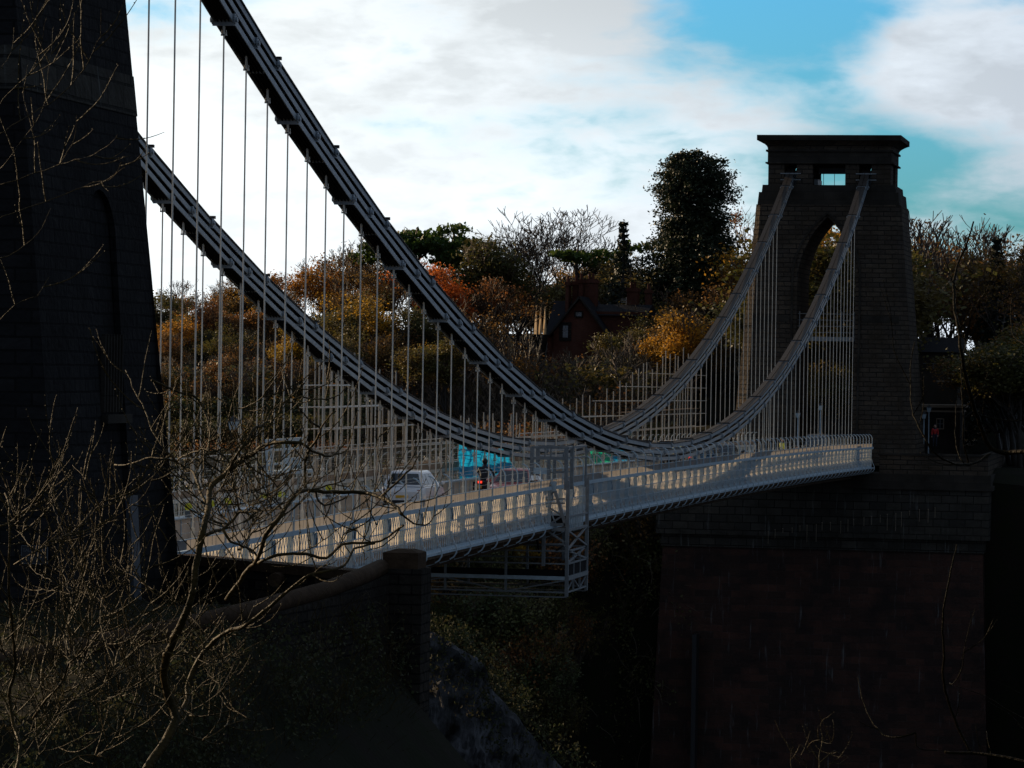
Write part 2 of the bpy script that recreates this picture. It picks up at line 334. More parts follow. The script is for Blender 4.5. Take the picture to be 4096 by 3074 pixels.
# ================================================================== FAR TOWER AND ABUTMENTS
def lerp(a,b,t): return a+(b-a)*t
def far_tower():
    cy=106.3; cx=-2.9; z0,z1=-1.0,19.9
    root=empty('stone_tower',(cx,cy,z0),'tall stone bridge tower with pointed arch and wide flat cornice at the far end','tower')
    hw=lambda z: lerp(7.55,5.85,(z-z0)/(z1-z0)); hd=lambda z: lerp(5.2,3.9,(z-z0)/(z1-z0)); ch=lambda z: lerp(1.15,.38,(z-z0)/(z1-z0))
    # pointed arch outline
    aw=2.35; sp=13.6; ap=18.9
    arch=[(-aw,z0)]
    n=9
    Rr=(aw*aw+(ap-sp)**2)/(2*aw)
    for k in range(n+1):
        t=k/n; ang=math.asin((ap-sp)/Rr)*t
        arch.append((-(aw-Rr)-Rr*math.cos(ang) if False else (Rr-aw)-Rr*math.cos(ang), sp+Rr*math.sin(ang)))
    right=[(-x,z) for x,z in arch[:-1]][::-1]
    full=arch+right
    def face(sgn,inner):
        """front/back sheet with the arch cut out, batter followed by y"""
        yy=lambda z: cy+sgn*(hd(z)-inner)
        return [(cx+x,yy(z),z) for x,z in full]
    mb=MB()
    for sgn in (-1,1):
        A=face(sgn,0); Y=lambda z: cy+sgn*hd(z)
        fx=lambda z: hw(z)-ch(z)
        # two side sheets in strips (left and right of the arch) and a head over it
        m=len(arch)
        for side in (0,1):
            pts=arch if side==0 else [(-x,z) for x,z in arch]
            s=-1 if side==0 else 1
            for k in range(m-1):
                (xa,za),(xb,zb)=pts[k],pts[k+1]
                mb.quad((cx+s*fx(za),Y(za),za),(cx+xa,Y(za),za),(cx+xb,Y(zb),zb),(cx+s*fx(zb),Y(zb),zb))
        mb.quad((cx-fx(ap),Y(ap),ap),(cx+fx(ap),Y(ap),ap),(cx+fx(z1),Y(z1),z1),(cx-fx(z1),Y(z1),z1))
        for s in (-1,1):   # chamfers
            mb.quad((cx+s*fx(z0),Y(z0),z0),(cx+s*hw(z0),cy+sgn*(hd(z0)-ch(z0)),z0),(cx+s*hw(z1),cy+sgn*(hd(z1)-ch(z1)),z1),(cx+s*fx(z1),Y(z1),z1))
    for s in (-1,1):
        mb.quad((cx+s*hw(z0),cy-hd(z0)+ch(z0),z0),(cx+s*hw(z0),cy+hd(z0)-ch(z0),z0),(cx+s*hw(z1),cy+hd(z1)-ch(z1),z1),(cx+s*hw(z1),cy-hd(z1)+ch(z1),z1))
    F=face(-1,0);B=face(1,0)
    for k in range(len(F)-1): mb.quad(F[k],F[k+1],B[k+1],B[k])
    mb.quad((cx-hw(z1)+.3,cy-hd(z1),z1),(cx+hw(z1)-.3,cy-hd(z1),z1),(cx+hw(z1)-.3,cy+hd(z1),z1),(cx-hw(z1)+.3,cy+hd(z1),z1))
    mb.build('shaft',MT['tower'],root)
    # arch moulding rings on the front (recessed orders)
    mo=MB()
    for k in range(len(full)-1):
        (xa,za),(xb,zb)=full[k],full[k+1]
        if za<5 and zb<5: pass
        g=1.16
        pa=Vector((cx+xa*g,cy-hd(za)-.06,za+(.35 if za>sp else 0))); pb=Vector((cx+xb*g,cy-hd(zb)-.06,zb+(.35 if zb>sp else 0)))
        mo.bar(pa,pb,.16,.16)
    mo.build('arch_moulding',MT['ashlar'],root)
    bd=MB(); zb=10.4
    for s in (-1,1):
        x0=cx+s*2.9; x1=cx+s*(hw(zb)-ch(zb)); 
        bd.box(min(x0,x1),max(x0,x1),cy-hd(zb)-.04,cy-hd(zb)+.1,zb,zb+.55)
    bd.build('string_course',MT['ashlar'],root)
    # inner cross beam with railings inside the arch
    ib=MB(); ib.box(cx-2.35,cx+2.35,cy-3.6,cy-3.2,8.9,9.25)
    for z in (9.6,10.1,10.6,11.1): ib.bar((cx-2.4,cy-3.4,z),(cx+2.4,cy-3.4,z),.05)
    for x in (-2.2,-1.2,1.2,2.2): ib.bar((cx+x,cy-3.4,8.9),(cx+x,cy-3.4,11.3),.06)
    ib.build('gallery_railing',MT['steel'],root)
    P=lambda px,py,y=102.6: hit(2900+px/1.8444,400+py/1.8444,1,y)
    # shoulders
    def block(name,pxa,pxb,zlo,zhi,yf,yb,m='ashlar'):
        b=MB(); b.box(pxa,pxb,yf,yb,zlo,zhi); return b.build(name,MT[m],root)
    xa=P(282,0).x; xb=2*cx-xa
    zs={k:P(700,k).z for k in (735,683,628,465,378,362,300,262)}
    def pyr(b,hx0,hx1,y0,y1,zlo,zhi):
        b.ring([[(cx-hx0,cy-y0,zlo),(cx+hx0,cy-y0,zlo),(cx+hx0,cy+y0,zlo),(cx-hx0,cy+y0,zlo)],[(cx-hx1,cy-y1,zhi),(cx+hx1,cy-y1,zhi),(cx+hx1,cy+y1,zhi),(cx-hx1,cy+y1,zhi)]])
    b=MB(); pyr(b,5.72,5.62,3.86,3.8,z1-.02,zs[683]); b.build('lower_plinth',MT['ashlar'],root)
    b=MB(); pyr(b,5.42,5.36,3.62,3.58,zs[683]-.02,zs[628]); b.build('upper_plinth',MT['ashlar'],root)
    # saddle chamber: piers left between the two chain slots and the middle window
    w=4.95; dd=3.3; zlo,zhi=zs[628]-.02,zs[465]
    xl=[-w,-6.55-cx,-5.55-cx,-4.25-cx,-1.6-cx,-.5-cx,.5-cx,w]
    b=MB()
    for a,c_ in ((0,1),(2,3),(4,5),(6,7)):
        for sgn in (-1,1):
            y0=cy+sgn*dd; y1=cy+sgn*(dd-1.1)
            b=MB(); b.box(cx+xl[a],cx+xl[c_],min(y0,y1),max(y0,y1),zlo,zhi); b.build('saddle_chamber_pier',MT['tower'],root)
    for s in (-1,1):
        b=MB(); b.box(cx+s*w-(.9 if s>0 else 0),cx+s*w+(0 if s>0 else .9),cy-dd+1.1,cy-dd+2.3,zlo,zhi); b.build('saddle_chamber_pier',MT['tower'],root)
        b=MB(); b.box(cx+s*w-(.9 if s>0 else 0),cx+s*w+(0 if s>0 else .9),cy+dd-2.3,cy+dd-1.1,zlo,zhi); b.build('saddle_chamber_pier',MT['tower'],root)
    b=MB(); b.box(cx-w-.05,cx+w+.05,cy-dd-.05,cy+dd+.05,zhi-.02,zs[378]); b.build('frieze',MT['ashlar'],root)
    b=MB(); b.box(cx-w-.22,cx+w+.22,cy-dd-.22,cy+dd+.22,zhi-.05,zhi+.07); b.box(cx-w-.2,cx+w+.2,cy-dd-.2,cy+dd+.2,zs[378]-.03,zs[378]+.12); b.build('moulding',MT['ashlar'],root)
    b=MB(); L=[]
    for k in range(7):
        t=k/6; o=.05+.78*(1-math.cos(t*PI/2)); z=lerp(zs[378]+.1,zs[300],t**.75)
        L.append([(cx-w-o,cy-dd-o,z),(cx+w+o,cy-dd-o,z),(cx+w+o,cy+dd+o,z),(cx-w-o,cy+dd+o,z)])
    b.ring(L); b.build('cove_cornice',MT['tower'],root)
    b=MB(); o=.86; b.box(cx-w-o,cx+w+o,cy-dd-o,cy+dd+o,zs[300]-.01,zs[262]); b.build('top_slab',MT['ashlar'],root)
    # glass window and posts inside the chamber, seen through the middle opening
    b=MB()
    for x in (-3.9,-3.0,-2.1): b.bar((x,cy+1.8,zlo),(x,cy+1.8,zhi),.04)
    b.bar((cx-1.4,cy+1.8,zhi-.35),(cx+1.4,cy+1.8,zhi-.35),.12,.5)
    b.box(-4.3,-4.0,cy-1.5,cy+1.5,zlo,zlo+.6); b.box(-1.7,-1.35,cy-1.5,cy+1.5,zlo,zlo+.7)
    b.build('window_frame',MT['steel'],root)
    for s in (0,1):
        b=MB(); x=0 if s else XL
        b.box(x-.42,x+.42,cy-2.2,cy+2.2,zlo,zlo+1.1); b.bar((x-.75,cy-3.3,zlo+.95),(x+.9,cy-3.3,zlo+.95),.08); b.bar((x-.75,cy-3.3,zlo+.45),(x+.9,cy-3.3,zlo+.45),.08)
        b.build('chain_saddle',MT['steel'],root)
far_tower()

def far_abutment():
    cx=-3.05; yf=YE+.35
    root=empty('bridge_abutment',(cx,yf+8,-60),'massive red sandstone abutment with a grey stone band under the far tower','abutment')
    bx0,bx1=-15.4,10.6
    b=MB()   # battered red body
    b.ring([[(bx0-1.7,yf-1.3,-60),(bx1+1.7,yf-1.3,-60),(bx1+1.7,yf+26,-60),(bx0-1.7,yf+26,-60)],[(bx0+.35,yf+.25,-7.6),(bx1-.35,yf+.25,-7.6),(bx1-.35,yf+25,-7.6),(bx0+.35,yf+25,-7.6)]])
    b.build('red_wall',MT['redstone'],root)
    b=MB(); b.box(bx0+.2,bx1-.2,yf+.1,yf+25.2,-7.61,-6.6); b.build('corbel_course',MT['greystone'],root)
    b=MB(); b.box(bx0-.15,bx1+.15,yf-.25,yf+25.4,-6.61,-2.7); b.build('grey_band',MT['greystone'],root)
    b=MB(); b.box(bx0-.4,bx1+.4,yf-.45,yf+25.6,-2.71,-2.35); b.box(bx0-.25,bx1+.25,yf-.3,yf+25.4,-2.36,-1.5); b.build('ledge',MT['ashlar'],root)
    for x0,x1,sx0,sx1 in ((2.1,bx1,bx1-.5,bx1),(bx0,-8.2,bx0,bx0+.5)):
        b=MB(); b.box(x0,x1,yf,yf+.5,-1.51,-.05); b.box(sx0,sx1,yf+.5,yf+24,-1.51,-.05); pw=b.build('parapet_wall',MT['tower'],root)
        b=MB(); b.box(x0-.1,x1+.1,yf-.1,yf+.6,-.06,.12); b.box(sx0-.1,sx1+.1,yf+.6,yf+24,-.06,.12); b.build('coping',MT['ashlar'],pw)
    b=MB(); b.box(-12.3,-11.95,yf-1.6,yf-.2,-40,-14.5)
    b.build('drain_shaft',MT['dark'],root)
    # row of small drip pipes with lime runs below the band
    for k in range(22):
        x=-6.5+k*.62+rnd.uniform(-.15,.15); z=-6.2+.10*k+rnd.uniform(-.05,.05); b=MB()
        b.bar((x,yf-.4,z),(x,yf-.2,z),.05); b.bar((x,yf-.27,z+.01),(x,yf-.27,z-rnd.uniform(.3,1.4)),.025)
        b.build('drip_pipe',MT['trim'],root)
far_abutment()

# ================================================================== NEAR TOWER
def near_tower():
    root=empty('stone_tower',(-3.05,-107.2,-4),'huge dark stone bridge tower filling the left edge, seen from close by','tower')
    cx=-3.05; cy=-107.2
    z0,z1=-4.0,16.4
    hw=lambda z: 6.46-.105*max(0,z)-.0*z ; hd=lambda z: 4.6-.03*z
    def ring(z,o=0): return [(cx-hw(z)-o,cy-hd(z)-o,z),(cx+hw(z)+o,cy-hd(z)-o,z),(cx+hw(z)+o,cy+hd(z)+o,z),(cx-hw(z)-o,cy+hd(z)+o,z)]
    mb=MB()
    lv=[z0,2,12.3]
    # right side (+x) has a tall arched recess; other faces are plain
    nb=[(-.95,z0)]+[(-.95*math.cos(PI*k/10),9.4+.95*math.sin(PI*k/10)) for k in range(11)]+[(.95,z0)]
    def X(z): return cx+hw(z)
    yc=cy+.75
    for k in range(len(nb)-1):
        (ya,za),(yb,zb)=nb[k],nb[k+1]
        mb.quad((X(za),yc+ya,za),(X(zb),yc+yb,zb),(X(zb)-.14,yc+yb,zb),(X(za)-.14,yc+ya,za))
    h=nb[:7]; 
    for k in range(len(h)-1):
        (ya,za),(yb,zb)=h[k],h[k+1]
        mb.quad((X(za),cy-hd(za),za),(X(za),yc+ya,za),(X(zb),yc+yb,zb),(X(zb),cy-hd(zb),zb))
    h=[(-a,b_) for a,b_ in nb[:7]]
    for k in range(len(h)-1):
        (ya,za),(yb,zb)=h[k],h[k+1]
        mb.quad((X(za),cy+hd(za),za),(X(zb),cy+hd(zb),zb),(X(zb),yc+yb,zb),(X(za),yc+ya,za))
    zt=9.4+.95
    mb.quad((X(zt),cy-hd(zt),zt),(X(zt),cy+hd(zt),zt),(X(12.3),cy+hd(12.3),12.3),(X(12.3),cy-hd(12.3),12.3))
    mb.quad((X(z0)-.13,yc-.95,z0),(X(z0)-.13,yc+.95,z0),(X(10.4)-.13,yc+.95,10.4),(X(10.4)-.13,yc-.95,10.4))
    for za,zb in ((z0,2.0),(2.0,12.3)):
        A=ring(za);B=ring(zb)
        mb.quad(A[0],A[1],B[1],B[0]); mb.quad(A[2],A[3],B[3],B[2]); mb.quad(A[3],A[0],B[0],B[3])
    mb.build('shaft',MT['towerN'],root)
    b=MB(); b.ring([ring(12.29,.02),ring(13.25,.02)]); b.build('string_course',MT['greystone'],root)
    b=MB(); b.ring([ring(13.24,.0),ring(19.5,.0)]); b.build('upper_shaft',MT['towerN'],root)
    b=MB(); b.ring([ring(19.4,.2),ring(20.4,.2)]); b.build('plinth',MT['ashlar'],root)
    b=MB(); b.ring([[(cx-5,cy-3.3,20.3),(cx+5,cy-3.3,20.3),(cx+5,cy+3.3,20.3),(cx-5,cy+3.3,20.3)],[(cx-5,cy-3.3,24),(cx+5,cy-3.3,24),(cx+5,cy+3.3,24),(cx-5,cy+3.3,24)],[(cx-5.8,cy-4.1,24.9),(cx+5.8,cy-4.1,24.9),(cx+5.8,cy+4.1,24.9),(cx-5.8,cy+4.1,24.9)],[(cx-5.8,cy-4.1,25.3),(cx+5.8,cy-4.1,25.3),(cx+5.8,cy+4.1,25.3),(cx-5.8,cy+4.1,25.3)]]); b.build('cornice',MT['ashlar'],root)
    # louvred slit, small sills in the side recess
    b=MB()
    for k in range(7): b.box(X(6)-.12,X(6)-.02,yc-.75+k*.22,yc-.69+k*.22,5.2,7.0)
    b.box(X(5)-.12,X(5)+.02,yc-.95,yc+.95,4.95,5.15)
    b.build('louvre',MT['ashlar'],root)
    # pale narrow painted board standing beside the recess
    p0=hit(517,1982,0,3.62); p1=hit(551,1982,0,3.62); q0=hit(541,2455,0,3.72); q1=hit(569,2455,0,3.72)
    b=MB(); b.ring([[q0,q1,q1+Vector((-.1,0,0)),q0+Vector((-.1,0,0))],[p0,p1,p1+Vector((-.1,0,0)),p0+Vector((-.1,0,0))]])
    o=b.build('narrow_board',MT['board'],None,at=(q0.x,q0.y,q0.z)); tag(o,'tall narrow pale grey board standing against the near tower','board')
near_tower()
def text(body,size,loc,m,parent,name,ext=.004):
    cu=bpy.data.curves.new(name,'FONT'); cu.body=body; cu.size=size; cu.align_x='CENTER'; cu.align_y='CENTER'; cu.extrude=ext
    me_o=bpy.data.objects.new('t',cu); COL.objects.link(me_o)
    dg=bpy.context.evaluated_depsgraph_get(); me=bpy.data.meshes.new_from_object(me_o.evaluated_get(dg)); me.name=name
    bpy.data.objects.remove(me_o); me.materials.clear(); me.materials.append(m)
    o=bpy.data.objects.new(name,me); COL.objects.link(o); o.parent=parent; o.location=Vector(loc)-wloc(parent); o.rotation_euler=(PI/2,0,0); return o
def crisis_sign():
    y=-111.95; c=hit(138,2220,1,y)
    root=empty('wall_sign',(c.x,y,c.z),'small dark helpline sign with pale border and two lines of lettering on the near tower','sign')
    hw,hh=.30,.20
    b=MB(); b.box(c.x-hw,c.x+hw,y,y+.03,c.z-hh,c.z+hh); b.build('plate',MT['sign'],root)
    b=MB()
    for x0,x1,z0,z1 in ((-hw,hw,hh-.01,hh),(-hw,hw,-hh,-hh+.01),(-hw,-hw+.01,-hh,hh),(hw-.01,hw,-hh,hh)): b.box(c.x+x0,c.x+x1,y-.008,y-.001,c.z+z0,c.z+z1)
    b.build('border',MT['signw'],root)
    text('TALK TO US',.095,(c.x,y-.004,c.z+.09),MT['signw'],root,'lettering')
    text('116 123',.095,(c.x,y-.004,c.z-.08),MT['signw'],root,'lettering')
crisis_sign()

# ================================================================== DECK
def deck():
    root=empty('bridge_deck',(-3.05,0,0),'long suspended bridge deck carrying the road between the two towers','bridge deck')
    N=48; ys=[-YE-6+k*(2*YE+6.3)/N for k in range(N+1)]
    def strip(x0,x1,zt,zb,name,m):
        b=MB(); b.ring([[(x0,y,dz(y)+zb),(x1,y,dz(y)+zb),(x1,y,dz(y)+zt),(x0,y,dz(y)+zt)] for y in ys]); return b.build(name,m,root)
    strip(-7.75,1.66,-.12,-.30,'deck_slab',MT['timber'])
    r=strip(-5.75,-.35,.40,-.118,'road_surface',MT['asphalt'])
    strip(.35,1.5,.06,-.118,'footway',MT['path']); strip(-7.6,-6.5,.06,-.118,'footway',MT['path'])
    # white centre line
    # longitudinal girders: plated, with vertical stiffeners and a flange
    for x in (0,XL):
        top=.72 if x==0 else 1.12
        b=MB(); b.ring([[(x-.06,y,dz(y)-.6),(x+.06,y,dz(y)-.6),(x+.06,y,dz(y)+top-.05),(x-.06,y,dz(y)+top-.05)] for y in ys])
        g=b.build('longitudinal_girder',MT['cream'],root)
        b=MB(); b.ring([[(x-.2,y,dz(y)+top-.05),(x+.2,y,dz(y)+top-.05),(x+.2,y,dz(y)+top),(x-.2,y,dz(y)+top)] for y in ys])
        for k in range(-1,161):
            y=hy(0)+k*SP/2
            for s in (-1,1): b.box(x+s*.06-.03,x+s*.06+.03,y-.03,y+.03,dz(y)-.3,dz(y)+top-.05)
        b.build('flange',MT['paint'],g)
    # cross girders, fish-bellied, one under each pair of rods
    b=MB(); xs=[-7.7+9.3*k/10 for k in range(11)]
    for k,x in enumerate(xs):
        pass
    def belly(x): t=(x+3.05)/4.65; return -.42-.62*(1-t*t)
    for k in range(10):
        x0,x1=xs[k],xs[k+1]
        b.bar((x0,0,belly(x0)),(x1,0,belly(x1)),.14,.09,up=(0,1,0)); b.bar((x0,0,-.36),(x1,0,-.36),.14,.08,up=(0,1,0))
        b.bar((x0,0,-.36 if k%2 else belly(x0)),(x1,0,belly(x1) if k%2 else -.36),.05); b.bar((x0,0,-.36),(x0,0,belly(x0)),.06)
    me=b.mesh('cross_girder',MT['timber'])
    for i in range(79): inst(me,'cross_girder',root,Vector((0,hy(i),dz(hy(i))))-Vector((-3.05,0,0)))
    # wind braces below
    for x in (0,XL):
        b=MB(); b.tube([(x,hy(i),dz(hy(i))-.95) for i in range(79)],.08,4); b.build('bottom_boom',MT['timber'],root)
    return root
deck_root=deck()

def parapet(xp,sgn,label):
    root=empty('lattice_parapet',(xp,0,0),label,'parapet')
    # lattice panel (one bay)
    W=SP; zb,zt=-.05,1.34
    b=MB()
    s=.33; H=zt-zb
    u=-H*.42
    sl=.42
    while u<W:
        for d in (1,-1):
            a0=u; a1=u+H*sl
            if d==-1: a0,a1=a1,a0
            p=[(a0,zb),(a1,zt)]
            # clip to the bay
            (ya,za),(yb,zb_)=p
            if ya>yb: ya,za,yb,zb_=yb,zb_,ya,za
            if yb<=0 or ya>=W: continue
            k=(zb_-za)/(yb-ya)
            if ya<0: za+=k*(-ya); ya=0
            if yb>W: zb_-=k*(yb-W); yb=W
            b.bar((sgn*.006*d,ya,za),(sgn*.006*d,yb,zb_),.040,.010,up=(1,0,0))
        u+=s
    for z,h in ((zb,.10),(.42,.03),(.88,.03)): b.bar((0,0,z),(0,W,z),.03,h,up=(1,0,0) if False else None)
    me=b.mesh('lattice_panel',MT['paint'])
    # post with its outward-curving stay
    b=MB(); 
    b.box(-.15 if sgn==1 else -.1,.012,-.025,.025,-.14,1.36)
    st=[(.03,.52),(.05,.40),(.11,.22),(.20,.04),(.245,-.10),(.235,-.24),(.15,-.38),(-.05,-.50),(-.35,-.60)]
    for (xa,za),(xc,zc_) in zip(st[:-1],st[1:]): b.bar((sgn*xa,0,za),(sgn*xc,0,zc_),.045,.05,up=(0,1,0))
    b.bar((sgn*.24,-.0,-.12),(0,0,-.12),.04)
    mp=b.mesh('stay',MT['paint'])
    b=MB(); pts=[]
    for k in range(9):
        t=k/8
        if t<.45: pts.append((sgn*.03,0,1.30+t/.45*.85))
        else:
            a=(t-.45)/.55*R(80); pts.append((sgn*(.03-.36*(1-math.cos(a))),0,2.15+.36*math.sin(a)))
    b.tube(pts,.026,5); mh=b.mesh('curved_fence_post',MT['paint'])
    L=[]
    for i in range(79):
        y=hy(i); off=Vector((0,y,dz(y)))
        if i<78:
            sh=(dz(hy(i+1))-dz(y))/SP
            inst(me,'lattice_panel',root,off,rot=(math.atan(sh),0,0))
        inst(mp,'stay',root,off); inst(mh,'curved_fence_post',root,off)
    N=48; ys=[-YE-1+k*(2*YE+1)/N for k in range(N+1)]
    b=MB(); b.ring([[(xp-.06,y,dz(y)+1.36),(xp+.07,y,dz(y)+1.36),(xp+.07,y,dz(y)+1.5),(xp-.06,y,dz(y)+1.5)] for y in ys]); b.build('handrail',MT['paint'],root)
    b=MB(); x=xp+sgn*.13
    b.ring([[(min(x,xp)-.0,y,dz(y)-.19),(max(x,xp),y,dz(y)-.19),(max(x,xp),y,dz(y)-.10),(min(x,xp),y,dz(y)-.10)] for y in ys]); b.build('fascia',MT['paint'],root)
    b=MB()
    for zz,xo in ((1.95,-.03),(2.2,-.03),(2.4,.07),(2.49,.24)):
        b.tube([(xp-sgn*xo,y,dz(y)+zz) for y in ys],.006,3)
    b.build('fence_wire',MT['galv'],root)
    b=MB(); c=MB()
    for i in range(-1,80):
        for q in (0,.5):
            y=hy(i)+q*SP
            if y<-YE-1 or y+SP/2>YE+.3: continue
            b.quad((xp,y+.02,dz(y)+1.5),(xp,y+SP/2-.02,dz(y+SP/2)+1.5),(xp,y+SP/2-.02,dz(y+SP/2)+1.765),(xp,y+.02,dz(y)+1.765))
            if i>=0 and sgn==1: c.quad((xp-.18,y+.02,dz(y)+.28),(xp-.18,y+SP/2-.02,dz(y+SP/2)+.28),(xp-.18,y+SP/2-.02,dz(y+SP/2)+1.35),(xp-.18,y+.02,dz(y)+1.35))
    b.build('upper_screen',MT['band'] if sgn==1 else MT['path'],root)
    if sgn==1: c.build('wind_screen',MT['screen'],root)
    b=MB(); b.ring([[(xp-.02,y,dz(y)+1.765),(xp+.02,y,dz(y)+1.765),(xp+.02,y,dz(y)+1.785),(xp-.02,y,dz(y)+1.785)] for y in ys])
    for i in range(79): b.box(xp-.012,xp+.012,hy(i)-.015,hy(i)+.015,dz(hy(i))+1.49,dz(hy(i))+1.77)
    b.build('screen_frame',MT['paint'],root)
    # small drum signs fixed inside the lattice on every other bay
    b=MB(); b.box(-.05,-.03,-.02,.42,.88,1.32); mm=b.mesh('blank_sign',MT['blue'])
    for i in range(3,70,2): inst(mm,'blank_sign',root,Vector((0,hy(i)+.25,dz(hy(i)))))
    return root
PR=parapet(XP,1,'painted iron lattice parapet with curved fence posts along the near side of the deck')
PL=parapet(XPL,-1,'painted iron lattice parapet along the far side of the deck behind the traffic')
def festoon():
    b=MB(); b.ball((0,0,0),.085,8,5); me=b.mesh('lamp_bulb',MT['bulb'])
    for i in range(4,74):
        y=hy(i)+.6; inst(me,'lamp_bulb',PL,Vector((0.25,y,dz(y)+2.05)))
    b=MB(); b.tube([(XPL+.25,hy(i)+.6,dz(hy(i))+2.14-(.05 if i%2 else 0)) for i in range(4,74)],.012,3); b.build('lamp_cable',MT['dark'],PL)
festoon()

# ================================================================== CHAINS AND RODS
def chain(xc,label):
    root=empty('suspension_chain',(xc,0,1.69),label,'chain')
    pit=3*SP; Lk=0
    zt=[.09,.42,.75]
    hwd=.30
    def zn(y,t): 
        s=2*.00186*y
        return zc(y)+zt[t]*math.sqrt(1+s*s)
    first=-45
    plates=[-hwd+.03+k*(2*hwd-.06)/5 for k in range(6)]
    boss=MB()
    for x0,x1 in ((-hwd-.07,hwd+.07),):
        boss.tube([(x0,0,0),(x1,0,0)],.075,8)
    for sx in (-1,1):
        boss.tube([(sx*(hwd+.01),0,0),(sx*(hwd+.05),0,0)],.135,10); boss.tube([(sx*(hwd+.05),0,0),(sx*(hwd+.10),0,0)],.085,6)
    boss.box(-hwd-.03,hwd+.03,-.05,.05,-.17,.17)
    bm=boss.mesh('pin_joint',MT['chain'])
    for t in range(3):
        i=first+t
        while True:
            y0=SP*i; y1=SP*(i+3); i+=3
            if y0>105: break
            if y1<-105: continue
            ya=max(y0,-105.5); yb=min(y1,105.5)
            if yb-ya<.3: continue
            za,zb=zn(ya,t),zn(yb,t)
            b=MB()
            for px in (plates[0],plates[-1]): 
                b.bar((xc+px,ya,za),(xc+px,yb,zb),.028,.175)
            b.box(xc-hwd+.02,xc+hwd-.02,(ya+yb)/2-.04,(ya+yb)/2+.04,(za+zb)/2-.07,(za+zb)/2+.07)
            lk=b.build('chain_link',MT['chain'],root,at=(xc,ya,za))
            if y0>-105: inst(bm,'pin_joint',lk,(0,0,0))
            b=MB()
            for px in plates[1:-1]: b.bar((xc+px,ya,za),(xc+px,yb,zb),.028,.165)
            b.build('inner_bar',MT['blackiron'],lk)  # inner bars coloured near black, putting shade between and under the outer plates
            if t==2:
                b=MB()
                for s in (-1,1):
                    b.bar((xc+s*.165,ya+.1,za+.125),(xc+s*.165,yb-.1,zb+.125),.31,.05)
                b.bar((xc-.012,ya,za+.19),(xc-.012,yb,zb+.19),.03,.03)
                b.bar((xc-.37,ya+.12,za+.2),(xc+.37,ya+.12,za+.2),.16,.10)
                b.build('cover_board',MT['cover'],lk)
            else:
                b=MB(); b.bar((xc,ya+.25,za+.0),(xc,yb-.25,zb+.0),.42,.02); b.build('inner_plate',MT['blackiron'],lk)
    # suspension rods
    for i in range(79):
        y=hy(i); top=zc(y)+.02; bot=dz(y)+(.72 if xc==0 else 1.12)
        if top-bot<.35: bot=dz(y)+.3
        b=MB()
        b.tube([(xc,y,bot),(xc,y,top)],.025,6)
        b.box(xc-.085,xc+.085,y-.03,y+.03,top-.38,top-.33); b.box(xc-.03,xc+.03,y-.03,y+.03,top-.36,top+.05)
        b.tube([(xc,y,bot+.75),(xc,y,bot+1.05)],.05,6)
        for s in (-1,1): b.box(xc+s*.07-.010,xc+s*.07+.010,y-.015,y+.015,top-.36,top-.22)
        b.build('suspension_rod',MT['rod'],root,at=(xc,y,bot))
    return root
chain(0,'heavy iron link chain with rods on the near side of the bridge')
chain(XL,'heavy iron link chain with rods on the far side of the bridge')

# ================================================================== TERRAIN
def grid(name,xs,ys,zf,m,label_kind='structure'):
    v=[];f=[]
    for y in ys:
        for x in xs: v.append((x,y,zf(x,y)))
    n=len(xs)
    for j in range(len(ys)-1):
        for i in range(n-1): f.append((j*n+i,j*n+i+1,(j+1)*n+i+1,(j+1)*n+i))
    me=bpy.data.meshes.new(name); me.from_pydata(v,[],f); me.materials.append(m); me.update()
    o=bpy.data.objects.new(name,me); COL.objects.link(o); o['kind']=label_kind; return o
def nz(x,y,z=0,s=1.0): return mnoise.noise(Vector((x*s,y*s,z)))
def sstep(a,b,x): t=max(0,min(1,(x-a)/(b-a))); return t*t*(3-2*t)
def far_z(x,y):
    # gorge floor -75, rising to the plateau at about deck level on the far bank
    edge=97 - 16*sstep(-16,-45,x)*1.0 if x<-16 else 97
    edge=97-10*sstep(16,50,-x) if x<0 else 97+4*sstep(10,20,x)
    t=sstep(edge-58,edge+6,y)
    z=-75+ (72+2)*t**.9
    z+= (.088*max(0,y-edge-8)-.0002*max(0,y-edge-60)**2 if y<260 else .088*155-1.9)*(1 if x<-14 else .8) + 1.6*nz(x,y,1,.05)+ .5*nz(x,y,4,.22)
    if -21<x<15 and y<98.5: z=min(z,-58-.0*x)
    if 12<=x: z=min(z,-1.2+.05*max(0,y-120))
    if -14<x<9.5 and y>edge: z=min(z,-1.3+.05*max(0,y-128))
    return z
def frange(a,b,s):
    o=[];x=a
    while x<=b: o.append(x); x+=s
    return o
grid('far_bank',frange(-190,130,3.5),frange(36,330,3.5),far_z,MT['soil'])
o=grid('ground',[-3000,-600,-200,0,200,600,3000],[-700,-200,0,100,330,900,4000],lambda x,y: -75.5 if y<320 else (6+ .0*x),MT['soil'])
def near_z(x,y):
    e=-99+ .35*(x-9) if x>6 else -100
    z=-2.6-4.6*sstep(e-12,e-3,y)-70*sstep(e-3,e+22,y)
    # bank falls gently from the foot of the wall towards the viewer
    t=sstep(11.0,10.0,x)*sstep(-104,-107.5,y)
    if y>-165: z=z*(1-t)+(1.02-.004*max(0,-109-y)-.05*max(0,-124-y)-.10*max(0,x-9.4))*t
    return z+.35*nz(x,y,2,.5)+.12*nz(x,y,7,1.9)
grid('near_bank',frange(-60,90,1.5),frange(-230,-70,1.5),near_z,MT['soil'])

